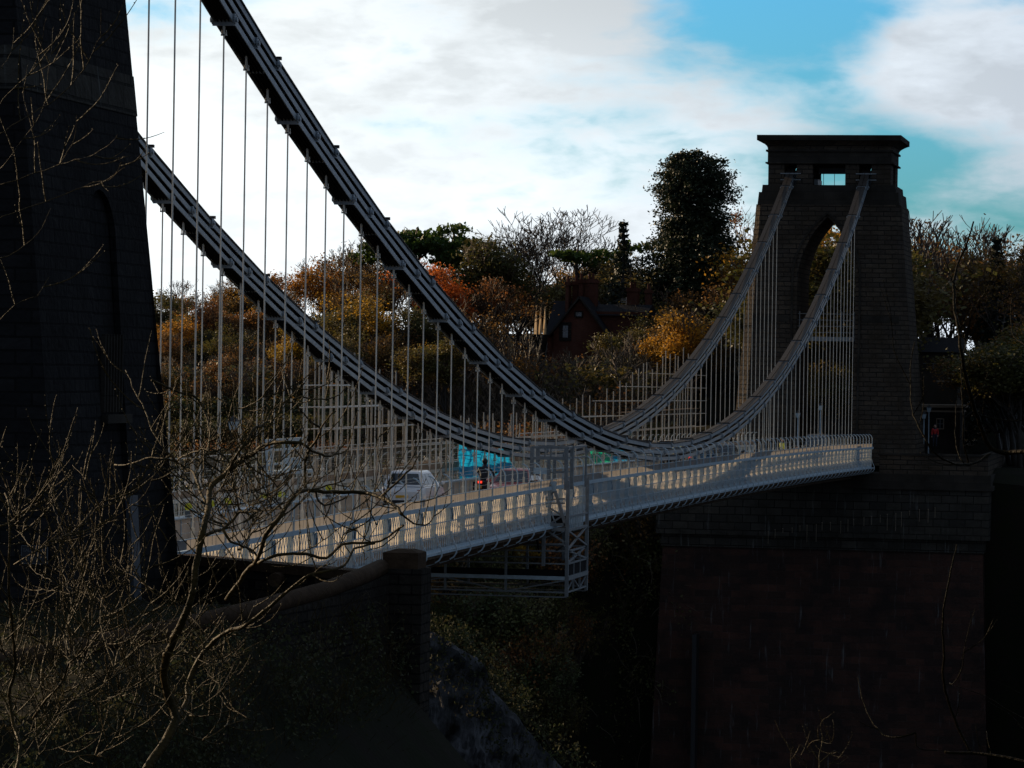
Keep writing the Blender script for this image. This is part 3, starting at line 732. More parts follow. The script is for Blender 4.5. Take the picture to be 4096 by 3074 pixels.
# ================================================================== VEGETATION KIT
def grow(seed,H,levels=6,ang=32,ratio=.74,upc=.12,first=.34,rad=.26,kids=(2,3),jit=.16,thick=2,wide=1.0,minr=.016):
    """branching skeleton -> (wood mesh builder, twig mesh builder, tip points)"""
    r=random.Random(seed); wood=MB(); tw=MB(); tips=[]
    st=[(Vector((0,0,0)),Vector((r.uniform(-.06,.06),r.uniform(-.06,.06),1)).normalized(),H*first,rad,0)]
    while st:
        p,d,l,ra,lv=st.pop()
        n=3 if lv<3 else 2; pts=[p]; q=p.copy(); dd=d.copy()
        for k in range(n):
            dd=(dd+Vector((r.uniform(-jit,jit),r.uniform(-jit,jit),r.uniform(-jit,jit)+upc*.5))).normalized()
            q=q+dd*(l/n); pts.append(q.copy())
        ra2=ra*(.72 if lv else .7)
        if lv<=thick: wood.tube(pts,[lerp(ra,ra2,k/n) for k in range(n+1)],6 if lv<2 else 5,cap=False)
        else: tw.tube(pts,[max(minr*.6,lerp(ra,ra2,k/n)) for k in range(n+1)],3,cap=False)
        if lv>=levels: tips.append((q,dd)); continue
        if lv>=levels-2: tips.append((q,dd))
        m=r.randint(*kids)
        base=r.uniform(0,2*PI)
        for k in range(m+(1 if lv<2 else 0)):
            a=R(ang*r.uniform(.55,1.35)); t=base+2*PI*k/m+r.uniform(-.5,.5)
            o=dd.orthogonal().normalized(); o2=dd.cross(o)
            nd=(dd*math.cos(a)+(o*math.cos(t)+o2*math.sin(t))*math.sin(a)*wide)
            nd=(nd+Vector((0,0,upc))).normalized()
            src=pts[-1] if (k<m and r.random()<.75) else pts[-2].lerp(pts[-1],r.random())
            st.append((src,nd,l*ratio*r.uniform(.72,1.15),max(minr,ra2*r.uniform(.55,.8)),lv+1))
    return wood,tw,tips
def leaf(mb,p,r,s,flat=.0):
    a=Vector((r.gauss(0,1),r.gauss(0,1),r.gauss(0,1)*(1-flat))).normalized(); b=a.orthogonal().normalized(); 
    c=a.cross(b); t=r.uniform(0,PI); u=b*math.cos(t)+c*math.sin(t); w=a*.3+c*math.cos(t)-b*math.sin(t)
    w.normalize(); s1=s*r.uniform(.6,1.3); s2=s1*r.uniform(.45,.8)
    mb.quad(p-u*s1,p-w*s2,p+u*s1,p+w*s2)
def leaves(tips,seed,per,spread,size,keep=1.0,flat=0):
    r=random.Random(seed); mb=MB()
    for q,d in tips:
        if mnoise.noise(q*.33+Vector((seed,0,0)))>keep: continue
        for k in range(per):
            leaf(mb,q+Vector((r.gauss(0,spread),r.gauss(0,spread),r.gauss(0,spread)*.8)),r,size,flat)
    return mb
class Kind: pass
def kind(wood,twig,lv,mw,mt,ml):
    k=Kind(); k.w=wood.mesh('trunk',mw,smooth=True); k.t=twig.mesh('twigs',mt) if twig and twig.f else None
    k.l=lv.mesh('crown',ml) if lv and lv.f else None; return k
def plant(k,name,loc,sc_,rot,label,cat,group=None,sz=None,m_over=None):
    root=empty(name,loc,label,cat,group); root.rotation_euler=(0,0,rot); root.scale=(sc_,sc_,sz or sc_)
    for nm,me in (('trunk',k.w),('twigs',k.t),('crown',k.l)):
        if me:
            o=bpy.data.objects.new(nm,me); COL.objects.link(o); o.parent=root
    return root
# bare broad tree, spreading dome
KB=[]
for sd in (11,12,13):
    w,t,tp=grow(sd,13,levels=8,ang=31,ratio=.79,upc=.10,first=.24,rad=.30,jit=.14,kids=(2,3),thick=3,minr=.021)
    KB.append(kind(w,t,None,MT['bark'],MT['twig'],None))
# bare upright brown tree with dense fine twigs
KU=[]
for sd in (21,22,23):
    w,t,tp=grow(sd,12,levels=7,ang=26,ratio=.74,upc=.2,first=.28,rad=.2,kids=(2,3),thick=2,minr=.020)
    KU.append((kind(w,t,leaves(tp,sd,1,.25,.10,.0),MT['bark'],MT['twig'],MT['lbrown']),w,t,tp,sd))
def relab(entry,ml,per,spread,size,keep):
    w,t,tp,sd=entry[1:]; k=Kind(); k.w=entry[0].w; k.t=entry[0].t
    k.l=leaves(tp,sd+5,per,spread,size,keep).mesh('crown',ml); return k
KOR=[relab(e,MT['lorange'],6,.35,.105,.14) for e in KU]
KGO=[relab(e,MT['lgold'],6,.36,.10,.12) for e in KU]
KBR=[relab(e,MT['lbrown'],4,.35,.10,.08) for e in KU]
KOL=[relab(e,MT['lolive'],6,.4,.12,.22) for e in KU]
# shrubs: dense thicket of upright fine stems
def shrub(seed,ml=None,nst=16,H=4.2,leafn=0):
    r=random.Random(seed); w=MB(); t=MB(); tips=[]
    for s in range(nst):
        a=r.uniform(0,2*PI); rr=r.uniform(0,1.3); p=Vector((math.cos(a)*rr,math.sin(a)*rr,0))
        d=Vector((math.cos(a)*rr*.32+r.uniform(-.15,.15),math.sin(a)*rr*.32+r.uniform(-.15,.15),1)).normalized(); L=H*r.uniform(.6,1.05); pts=[p]; q=p
        for k in range(5):
            d=(d+Vector((r.uniform(-.16,.16),r.uniform(-.16,.16),.03))).normalized(); q=q+d*L/5; pts.append(q)
        w.tube(pts,[.05,.042,.034,.026,.02,.012],4,cap=False)
        for k in range(1,6):
            for j in range(4):
                dd=(d+Vector((r.uniform(-.9,.9),r.uniform(-.9,.9),r.uniform(-.1,.9)))).normalized(); q0=pts[k-1].lerp(pts[k],r.random()); l=r.uniform(.4,1.1)
                q1=q0+dd*l*.5; q2=q1+(dd+Vector((r.uniform(-.3,.3),r.uniform(-.3,.3),.3))).normalized()*l*.5
                t.tube([q0,q1,q2],[.022,.018,.01],3,cap=False); tips+=[(q1,dd),(q2,dd)]
                for jj in range(2):
                    d3=(dd+Vector((r.uniform(-.8,.8),r.uniform(-.8,.8),r.uniform(-.2,.8)))).normalized(); q3=q1+d3*r.uniform(.2,.6); t.tube([q1,q3],[.015,.009],3,cap=False); tips.append((q3,d3))
    return kind(w,t,leaves(tips,seed,leafn,.3,.12,.6) if leafn else None,MT['bark'],MT['twigp'] if not leafn else MT['twig'],ml)
KS=[shrub(31),shrub(32),shrub(33)]
KSL=[shrub(34,MT['lolive'],leafn=2),shrub(35,MT['lbrown'],leafn=1),shrub(36,MT['livy'],leafn=3)]
# conifers
def conifer(seed,H,prof,n,ml,size,droop=.25,gap=.25,per=26,flat=.4,clump=.32,lvl=26):
    r=random.Random(seed); w=MB(); w.tube([(0,0,0),(0,0,H*.5),(0,0,H*.97)],[H*.022,H*.014,.04],7,cap=False); t=MB(); lf=MB()
    for k in range(lvl):
        f=(k+.5)/lvl; z=H*(gap*.3+f*(1-gap*.3)); rad=prof(f)*(r.uniform(.85,1.1))
        m=max(4,int(n*rad/prof(.25)))
        for j in range(m):
            a=r.uniform(0,2*PI); rr=rad*r.uniform(.74,1.1)*(1+.42*mnoise.noise(Vector((math.cos(a)*1.3,math.sin(a)*1.3+seed,z*.35)))); e=Vector((math.cos(a)*rr,math.sin(a)*rr,z-droop*rr))
            s=Vector((0,0,z)); t.tube([s,s.lerp(e,.6)+Vector((0,0,.1*rr)),e],[.07,.045,.02],4,cap=False)
            for q in range(3,11):
                c=s.lerp(e,q/10)+Vector((0,0,.1*rr*(1-abs(q/10-.6)*1.6)))
                if mnoise.noise(c*.55+Vector((seed,0,0)))>.34 and q<10: continue
                for _ in range(per//8+1):
                    leaf(lf,c+Vector((r.gauss(0,clump),r.gauss(0,clump),r.gauss(0,clump*.6))),r,size,flat)
    return kind(w,t,lf,MT['bark'],MT['bark'],ml)
def seqprof(f):
    T=((0,4.4),(.3,4.6),(.55,4.3),(.64,3.9),(.73,3.25),(.78,2.8),(.83,3.3),(.9,3.1),(.955,2.6),(.985,1.7),(1,.9))
    for (a,x),(b,y) in zip(T[:-1],T[1:]):
        if f<=b: return lerp(x,y,(f-a)/(b-a))
    return .5
K_SEQ=conifer(51,23,seqprof,22,MT['lseq'],.125,droop=.06,gap=0,per=88,flat=.2,clump=.30,lvl=76)
K_SPR=conifer(52,12,lambda f:.06+2.7*(1-f)**1.05,14,MT['lspruce'],.12,droop=.35,gap=.2,per=26,lvl=30,clump=.13)
def pine(seed,H,pads,size=.2):
    r=random.Random(seed); w=MB(); t=MB(); lf=MB(); w.tube([(0,0,0),(.2,0,H*.5),(-.1,.1,H*.85),(.1,0,H*.97)],[.28,.22,.14,.06],7,cap=False)
    for (x,y,z,rx,rz) in pads:
        c=Vector((x,y,z)); s=Vector((0,0,z-abs(x)*.35-.8)); t.tube([s,s.lerp(c,.5)+Vector((0,0,-.15)),c],[.1,.07,.03],4,cap=False)
        for k in range(int(60*rx*rx)):
            a=r.uniform(0,2*PI); q=math.sqrt(r.random())*rx; zz=r.uniform(-rz,rz)*math.sqrt(max(0,1-(q/rx)**2))
            p=c+Vector((math.cos(a)*q,math.sin(a)*q,zz*.9))
            if mnoise.noise(p*1.1)>.25: continue
            for _ in range(3): leaf(lf,p+Vector((r.gauss(0,.12),r.gauss(0,.12),r.gauss(0,.1))),r,size)
    return kind(w,t,lf,MT['bark'],MT['bark'],MT['lpine'])
K_PIN=[pine(61,11,[(0,0,10.6,1.2,.6),(1.4,.3,9.6,1.5,.5),(-1.6,.2,9.0,1.5,.5),(.3,-.8,8.2,1.8,.6),(2.2,0,7.6,1.4,.45),(-2.2,.5,7.2,1.5,.5)]),
       pine(62,11,[(-1.5,0,9.3,2.4,.6),(1.3,.3,9.6,2.2,.55),(-.2,1,10.1,1.8,.5),(3,.2,8.8,1.6,.5),(-3.3,0,8.6,1.5,.5)]),
       pine(63,11,[(2.6,0,10.0,1.5,.3),(4.3,0,10.5,1.2,.28),(.6,.3,9.7,1.5,.4),(-.8,0,9.9,1.3,.35),(1.8,1,9.2,1.5,.35)])]
def shades_house(p):
    q=Vector((p.x+33.5,p.y-137,0)); d=Vector((math.sin(SUN_AZ),math.cos(SUN_AZ),0)); t=q.dot(d); return 1<t<38 and abs(q.x*d.y-q.y*d.x)<3.6
def at_px(px,py,y,H,k,name,label,cat='tree',group=None,rot=0,wide=1.0):
    """stand a plant of unit height H with its top at the photo's pixel, on the plane y, on the terrain"""
    top=hit(px,py,1,y); g=far_z(top.x,y)-.3; s=(top.z-g)/H
    if group and shades_house(top): return None
    return plant(k,name,(top.x,y,g),s*wide,rot,label,cat,group,sz=s)
def top_of(k): 
    z=0
    for me in (k.w,k.t,k.l):
        if me: z=max(z,max(v.co.z for v in me.vertices))
    return z
for L_ in (KB,KOR,KGO,KBR,KOL,KS,KSL,K_PIN): 
    for k in L_: k.h=top_of(k)
for e in KU: e[0].h=top_of(e[0])
K_SEQ.h=top_of(K_SEQ); K_SPR.h=top_of(K_SPR)
KUU=[e[0] for e in KU]
def ground_hit(px,py):
    w=_d+_r2*((px-2048)/FPX)-_u2*((py-1537)/FPX); t=225.0
    while t<520:
        p=CAM+w*t
        if far_z(p.x,p.y)>=p.z: return p
        t+=.8
    return None
# named skyline trees
at_px(2770,592,158,K_SEQ.h,K_SEQ,'redwood_tree','very tall dark rounded evergreen towering over the wood left of the far tower','tree',wide=1.16)
at_px(2495,878,150,K_SPR.h,K_SPR,'spruce_tree','slender dark spire-shaped conifer behind the brick chimneys')
at_px(2165,818,168,KB[0].h,KB[0],'bare_tree','large bare tree with a domed crown against the sky above the brick house',wide=1.3)
at_px(2075,905,172,KB[1].h,KB[1],'bare_tree','smaller bare tree just left of the large domed bare tree')
at_px(2940,822,176,KB[2].h,KB[2],'bare_tree','pale bare tree with a ball of mistletoe between the tall evergreen and the far tower',rot=1.2)
at_px(1815,885,165,K_PIN[0].h,K_PIN[0],'pine_tree','bright green pine with a pointed top on the skyline')
at_px(1665,905,163,K_PIN[1].h,K_PIN[1],'pine_tree','flat-topped dark pine next to the sloping near chain')
at_px(2310,955,160,K_PIN[2].h,K_PIN[2],'pine_tree','leaning pine with one long branch pointing right above the brick house')
at_px(1220,1012,168,KOR[0].h,KOR[0],'autumn_tree','bright orange autumn tree on the skyline between the two chains',wide=1.5)
at_px(1780,1030,150,KOR[1].h,KOR[1],'autumn_tree','orange-leaved tree below the flat-topped pine',wide=1.3)
at_px(2660,1230,122,KGO[2].h,KGO[2],'autumn_tree','golden autumn tree left of the far tower below the tall evergreen',wide=1.35)
at_px(1090,1120,150,KGO[1].h,KGO[1],'autumn_tree','golden tree low on the left skyline beside the near tower')
at_px(3990,940,150,K_SPR.h,K_SPR,'spruce_tree','dark pointed conifer on the skyline right of the far tower')
at_px(4085,880,146,KBR[0].h,KBR[0],'autumn_tree','russet-topped tree at the right edge of the skyline',wide=1.3)
at_px(4060,1290,118,KGO[0].h,KGO[0],'autumn_tree','tree with yellow leaves at the right edge beside the toll houses')
at_px(2370,1010,156,KOL[0].h,KOL[0],'evergreen_tree','dark evergreen mass right of the brick house chimneys',wide=1.5)
at_px(2440,1030,160,KOL[2].h,KOL[2],'evergreen_tree','dark evergreen behind the spire-shaped conifer',wide=1.5)
# mistletoe
p=hit(2948,876,1,174); b=MB(); rr=random.Random(5)
for k in range(260): leaf(b,p+Vector((rr.gauss(0,.42),rr.gauss(0,.42),rr.gauss(0,.42))),rr,.13)
o=b.build('mistletoe',MT['lbrown'],None,at=p); tag(o,'round ball of mistletoe in the bare tree beside the far tower','mistletoe')
# skyline and slope fill, drawn from rows of (px, py of top, y, kind)
rr=random.Random(42)
sky=[(640,1180),(720,1125),(800,1118),(880,1095),(960,1075),(1040,1090),(1150,1100),(1300,1075),(1370,965),(1440,925),(1500,935),(1560,960),(1650,980),(1740,960),(1880,965),(1960,930),(2040,1020),(2110,1075),(2200,1095),(2280,1050),(2340,1000),(2400,1000),(2460,1020),(2560,1075),(2620,1040),(2950,1010),(3010,1000)]
fill_kinds=[('bare_tree',KUU,'tree','bare brown tree in the crowded wood on the far bank','bare trees in the far wood'),
            ('autumn_tree',KBR,'tree','russet tree in the crowded wood on the far bank','russet trees in the far wood'),
            ('autumn_tree',KGO,'tree','yellowing tree in the crowded wood on the far bank','yellowing trees in the far wood'),
            ('evergreen_tree',KOL,'tree','dark green tree in the crowded wood on the far bank','dark green trees in the far wood')]
def fillt(px,py,y,wts,wide=1.15):
    fk=rr.choices(fill_kinds,wts)[0]; k=rr.choice(fk[1]); at_px(px,py,y,k.h,k,fk[0],fk[3],fk[2],fk[4],rot=rr.uniform(0,6.28),wide=wide)
for px,py in sky: fillt(px,py+rr.uniform(-8,14),rr.uniform(158,190),(9,1.2,.5,1.2),1.25)
def skyy(px):
    for (a,u),(b_,v) in zip(sky[:-1],sky[1:]):
        if a<=px<=b_: return lerp(u,v,(px-a)/(b_-a))
    return 1100
for row,(dy,y0,y1,n,wt) in enumerate(((95,140,158,26,(6,2,1.2,2.4)),(210,124,140,26,(6,2,1.6,2.4)),(340,112,124,24,(7,2,1,3)))):
    for k in range(n):
        px=620+k*(2330/n)+rr.uniform(-25,25)
        if 1990<px<2440: continue
        if px>2330 and row==2: continue
        wt2=wt if px<2400 else (5,3,2,2)
        fillt(px,min(1720,max(skyy(px),980)+dy+rr.uniform(-50,50)),rr.uniform(y0,y1),wt2,1.35)
for px in (2080,2125,2170,2215,2260): fillt(px,1125+rr.uniform(-15,25),rr.uniform(182,192),(1,0,0,7),1.5)
for k in range(16):
    px=1700+k*62; fillt(px,max(skyy(px)+40,1090)+rr.uniform(0,50),rr.uniform(196,215),(3,1,0,5),1.6)
for k in range(20):   # wood right of the far tower, seen also through the arch
    px=3080+k*54+rr.uniform(-15,15); fillt(px,905+ (0 if px>3620 else 10)+45*math.sin(px*.011)+rr.uniform(-25,25),rr.uniform(150,185),(9,1,.3,2.5),1.3)
for px,py,y in ((3330,912,124),(3285,925,121),(3375,930,123),(3200,1120,128),(3270,1010,132),(3330,930,136),(3300,1350,122),(3370,1180,126),(3240,1500,118),(3390,1450,118)): fillt(px,py,y,(0,0,0,1),1.5)
for k in range(16):
    px=3160+k*60+rr.uniform(-15,15)
    if 3560<px<3960: continue
    fillt(px,1120+rr.uniform(-60,60),rr.uniform(146,160),(4,2,2,4),1.5)
for k in range(9):
    px=3990+k*20; fillt(px,1340+rr.uniform(-60,60),rr.uniform(112,124),(4,2,1,4),1.6)
# brown thicket of bare scrub in front of the brick house and down the slope
def scrub(px,py,y,k,wide,grp):
    nm='scrub_bush'; lab={'b':'bare brown scrub bush in the thicket on the far slope','l':'leafy scrub bush on the far slope'}[grp]
    g={'b':'bare scrub bushes on the far slope','l':'leafy scrub bushes on the far slope'}[grp]
    top=hit(px,py,1,y); h=k.h*rr.uniform(1.0,1.5); gz=max(far_z(top.x,y)-.5,top.z-h)
    s=max(.6,min(2.2,(top.z-gz)/k.h)); plant(k,nm,(top.x,y,top.z-k.h*s),s*wide,rr.uniform(0,6.3),lab,'bush',g,sz=s)
for row in range(6):
    for k in range(17):
        px=1240+k*85+rr.uniform(-28,28); py=1330+row*75+rr.uniform(-25,25)+(110 if px<2050 else 0)-(25 if px>2400 else 0)
        if 2060<px<2420 and row==0: py+=85
        scrub(px,py,lerp(124,104,row/5)+rr.uniform(-2,2),rr.choice(KS if rr.random()<.7 else KSL[:2]),1.5,'b')
for row in range(4):
    for k in range(12):
        px=640+k*62+rr.uniform(-20,20); py=1450+row*105+rr.uniform(-30,30)
        scrub(px,py,lerp(120,98,row/3),rr.choice(KSL),1.7,'l')
for k in range(95):
    px=1690+rr.uniform(0,900); py=rr.uniform(2140,2980) if k>25 else rr.uniform(2100,2420)
    if px>2560 and py>2400: continue
    g=ground_hit(px,py)
    if g is None: continue
    kk=rr.choice(KSL if rr.random()<.75 else KS); s_=rr.uniform(.7,1.25)
    plant(kk,'scrub_bush',(g.x,g.y,g.z-.4),s_,rr.uniform(0,6.3),'leafy scrub bush on the steep gorge side below the deck','bush','scrub bushes on the gorge side below the deck')
for k in range(7):
    px=1720+k*75; g=ground_hit(px,2330+rr.uniform(-40,60))
    if g is None: continue
    kk=rr.choice(KGO+KBR); plant(kk,'autumn_tree',(g.x,g.y,g.z-.5),rr.uniform(.42,.6),rr.uniform(0,6.3),'small golden-brown tree on the gorge side seen through the cradle','tree','small autumn trees below the deck')
# ivy and undergrowth hanging on the gorge side: nobody could count it
def undergrowth():
    r=random.Random(77); lf=MB(); tw=MB()
    def surf(x,z):
        lo,hi_=38,106
        for _ in range(22):
            m=(lo+hi_)/2
            if far_z(x,m)<z: lo=m
            else: hi_=m
        return (lo+hi_)/2
    n=0
    for k in range(11000):
        x=r.uniform(-66,-13); z=-1-34*r.random()**1.25; 
        c=mnoise.noise(Vector((x*.28,z*.28,3)))
        if c<-.12: continue
        y=surf(x,z)-r.uniform(0,1.2)-max(0,c)*3.2
        for _ in range(5): leaf(lf,Vector((x+r.gauss(0,.35),y+r.gauss(0,.3),z+r.gauss(0,.35))),r,.13)
        if k%9==0:
            p=Vector((x,y-.2,z)); pts=[p]; d=Vector((r.uniform(-.5,.5),r.uniform(-.5,.1),r.uniform(-1,.9)))
            for q in range(4): d=(d+Vector((r.uniform(-.4,.4),r.uniform(-.2,.2),r.uniform(-.3,.3)))).normalized(); pts.append(pts[-1]+d*r.uniform(.3,.8))
            tw.tube(pts,[.03,.028,.024,.02,.012],3,cap=False)
    o=lf.build('ivy_undergrowth',MT['livy'],None); tag(o,'dark ivy and bramble clothing the gorge side below the deck','undergrowth',None,'stuff')
    o=tw.build('bare_stems',MT['twigp'],None); tag(o,'thin bare stems straggling over the gorge side below the deck','undergrowth',None,'stuff')
undergrowth()

# ================================================================== BUILDINGS
def window(root,x,z,w,h,y,frame='trim',sill=True,fw=.16):
    b=MB()
    b.box(x-w/2-fw,x-w/2,y-.08,y+.1,z-fw,z+h+fw); b.box(x+w/2,x+w/2+fw,y-.08,y+.1,z-fw,z+h+fw)
    b.box(x-w/2,x+w/2,y-.08,y+.1,z+h,z+h+fw); b.box(x-w/2,x+w/2,y-.1,y+.1,z-fw,z)
    f=b.build('window',MT[frame],root)
    b=MB(); b.box(x-w/2,x+w/2,y-.015,y+.02,z,z+h); b.build('pane',MT['glass'],f)
    b=MB(); b.box(x-.025,x+.025,y-.05,y-.016,z,z+h); b.box(x-w/2,x-.025,y-.05,y-.016,z+h*.5-.025,z+h*.5+.025); b.box(x+.025,x+w/2,y-.05,y-.016,z+h*.5-.025,z+h*.5+.025); b.build('glazing_bar',MT['winwood'],f)
def brick_house():
    y=138; P=lambda px,py: hit(2000+px/3.16,1050+py/3.16,1,y)
    root=empty('brick_house',(P(900,900).x,y,0),'red brick house with steep gables and tall chimneys among the trees','house')
    ax=P(1010,445); e0=P(625,850); hwid=ax.x-e0.x; ridge=ax.z; eave=P(690,850).z; zb=0
    x0=ax.x-hwid*.86; x1=ax.x+hwid*.86
    b=MB(); b.ring([[(x0,y,zb),(x1,y,zb),(x1,y,eave),(ax.x,y,ridge-.25),(x0,y,eave)],[(x0,y+9,zb),(x1,y+9,zb),(x1,y+9,eave),(ax.x,y+9,ridge-.25),(x0,y+9,eave)]])
    b.build('gable_wall',MT['brick'],root)
    b=MB()
    for s in (-1,1):
        xe=ax.x+s*hwid*.98
        b.ring([[(ax.x,y-.3,ridge-.1),(ax.x,y-.3,ridge+.12),(xe,y-.3,eave-.42),(xe,y-.3,eave-.66)],[(ax.x,y+9.3,ridge-.1),(ax.x,y+9.3,ridge+.12),(xe,y+9.3,eave-.42),(xe,y+9.3,eave-.66)]])
    b.build('gable_roof',MT['slate'],root)
    b=MB()
    for s in (-1,1): b.bar((ax.x,y-.35,ridge+.05),(ax.x+s*hwid*.98,y-.35,eave-.5),.1,.16)
    b.build('verge_board',MT['ashlar'],root)
    # main range: long steep dark roof behind and left
    xl=P(600,0).x; rz=P(0,480).z; 
    b=MB(); b.box(xl,ax.x,y+.6,y+9.5,zb,eave-.4); b.build('side_wall',MT['brick'],root)
    b=MB(); b.ring([[(xl-.2,y+.2,eave-.5),(xl-.2,y+4.9,rz+.1),(xl-.2,y+9.8,eave-.5)],[(ax.x+.5,y+.2,eave-.5),(ax.x+.5,y+4.9,rz+.1),(ax.x+.5,y+9.8,eave-.5)]]); b.build('main_roof',MT['slate'],root)
    # row of narrow sunlit dormer gables along the left
    for px in (487,543,598):
        q=P(px,560); zt=q.z; x=q.x
        yy=y-1.2; zb_=P(0,905).z; zm_=P(0,840).z
        F_=[(x-.20,yy+.22,zb_),(x+.10,yy-.08,zb_),(x+.10,yy-.08,zm_),(x-.01,yy+.03,zt),(x-.20,yy+.22,zm_)]
        b=MB(); b.ring([F_,[(a_[0]+.05,a_[1]+.12,a_[2]) for a_ in F_]])
        b.build('dormer_gable',MT['goldstone'],root)
    window(root,P(840,0).x,P(0,940).z,P(875,0).x-P(808,0).x,P(0,790).z-P(0,940).z,y-.02,'wall',fw=.3)
    window(root,P(1005,0).x,P(0,670).z,.55,P(0,640).z-P(0,670).z+.15,y-.02,'wall',fw=.12)
    # chimney stacks
    def stack(pa,pb,ptop,pbot,yy,pots):
        xa=P(pa,0).x; xb=P(pb,0).x; zt=P(0,ptop).z; z0=P(0,pbot).z-1.5
        b=MB(); b.box(xa,xb,yy,yy+1.3,z0,zt-.35); c=b.build('chimney',MT['brick'],root)
        b=MB(); b.box(xa-.1,xb+.1,yy-.1,yy+1.4,zt-.36,zt-.12); b.box(xa-.03,xb+.03,yy-.03,yy+1.33,zt-.13,zt); b.build('cap',MT['brick'],c)
        n=pots
        for k in range(n):
            x=lerp(xa+.2,xb-.2,(k+.5)/n); b=MB(); b.tube([(x,yy+.6,zt-.01),(x,yy+.6,zt+.55)],[.15,.11],8); b.build('chimney_pot',MT['brick'],c)
    stack(750,790,225,450,y+3.4,1); stack(818,890,215,450,y+4.2,1); stack(912,955,190,440,y+3.6,1); stack(962,1110,185,420,y+4.6,2)
    stack(1478,1610,285,500,y+6,2); stack(1690,1755,300,520,y+7,1)
    b=MB(); xa=P(1110,0).x; xb=P(1780,0).x; b.box(xa,xb,y+2.5,y+10,zb,P(0,600).z); b.build('rear_wing_wall',MT['brick'],root)
    b=MB(); b.ring([[(xa-.2,y+2.1,P(0,650).z),(xa-.2,y+6.2,P(0,500).z),(xa-.2,y+10.3,P(0,650).z)],[(xb+.2,y+2.1,P(0,650).z),(xb+.2,y+6.2,P(0,500).z),(xb+.2,y+10.3,P(0,650).z)]]); b.build('rear_wing_roof',MT['slate'],root)
    b=MB(); a=P(1450,530); a.y=y+6.5; b.bar((a.x,y+6.5,a.z-1),(a.x,y+6.5,P(0,405).z),.05); 
    for k in range(3): b.bar((a.x-.5,y+6.5,P(0,430).z-k*.14),(a.x+.05,y+6.5,P(0,430).z-k*.14),.03)
    b.build('aerial',MT['galv'],root)
brick_house()
def toll_houses():
    s=3.0175; P=lambda px,py,y: hit(3640+px/s,1350+py/s,1,y)
    y=134; a=P(105,175,y); c=P(570,540,y)
    root=empty('rendered_house',(a.x,y,-2),'pale two-storey house with wide window and slate roof right of the far tower','house')
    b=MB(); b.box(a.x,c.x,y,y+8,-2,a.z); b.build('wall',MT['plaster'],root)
    r0=P(105,80,y+4)
    b=MB(); b.ring([[(a.x-.3,y-.4,a.z-.02),(a.x-.3,y+4,r0.z+.6),(a.x-.3,y+8.4,a.z-.02)],[(c.x+.3,y-.4,a.z-.02),(c.x+.3,y+4,r0.z+.6),(c.x+.3,y+8.4,a.z-.02)]]); b.build('roof',MT['slate'],root)
    w0=P(162,250,y);w1=P(400,385,y); window(root,(w0.x+w1.x)/2,w1.z,w1.x-w0.x,w0.z-w1.z,y-.02,'plaster',fw=.08)
    w0=P(470,600,y-.5);w1=P(545,700,y); window(root,(w0.x+w1.x)/2,w1.z,w1.x-w0.x,w0.z-w1.z,y-.02,'trim',fw=.1)
    y=122; a=P(115,815,y); c=P(600,1300,y)
    root=empty('toll_house',(a.x,y,-2),'low dark stone toll house with a small sash window right of the far tower','toll house')
    b=MB(); b.box(a.x,c.x,y,y+6,-2,a.z-.2); b.build('wall',MT['ashlar'],root)
    b=MB(); b.box(a.x-.25,c.x+.25,y-.25,y+6.2,a.z-.21,a.z+.02); b.box(a.x-.1,c.x+.1,y-.1,y+6.1,a.z-.6,a.z-.45); b.build('cornice',MT['trim'],root)
    w0=P(328,990,y);w1=P(400,1100,y); window(root,(w0.x+w1.x)/2,w1.z,w1.x-w0.x,w0.z-w1.z,y-.02,'trim',fw=.08)
    # cream wall part with pilasters between the two houses
    y=129; a=P(335,540,y); c=P(570,810,y)
    root=empty('garden_pavilion',(a.x,y,-2),'small cream stone pavilion wall between the pale house and the toll house','pavilion')
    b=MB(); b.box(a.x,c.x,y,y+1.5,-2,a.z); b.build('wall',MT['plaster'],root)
    b=MB()
    b.box(a.x-.1,c.x+.1,y-.12,y+1.6,a.z-.01,a.z+.14); b.build('cornice',MT['trim'],root)
toll_houses()

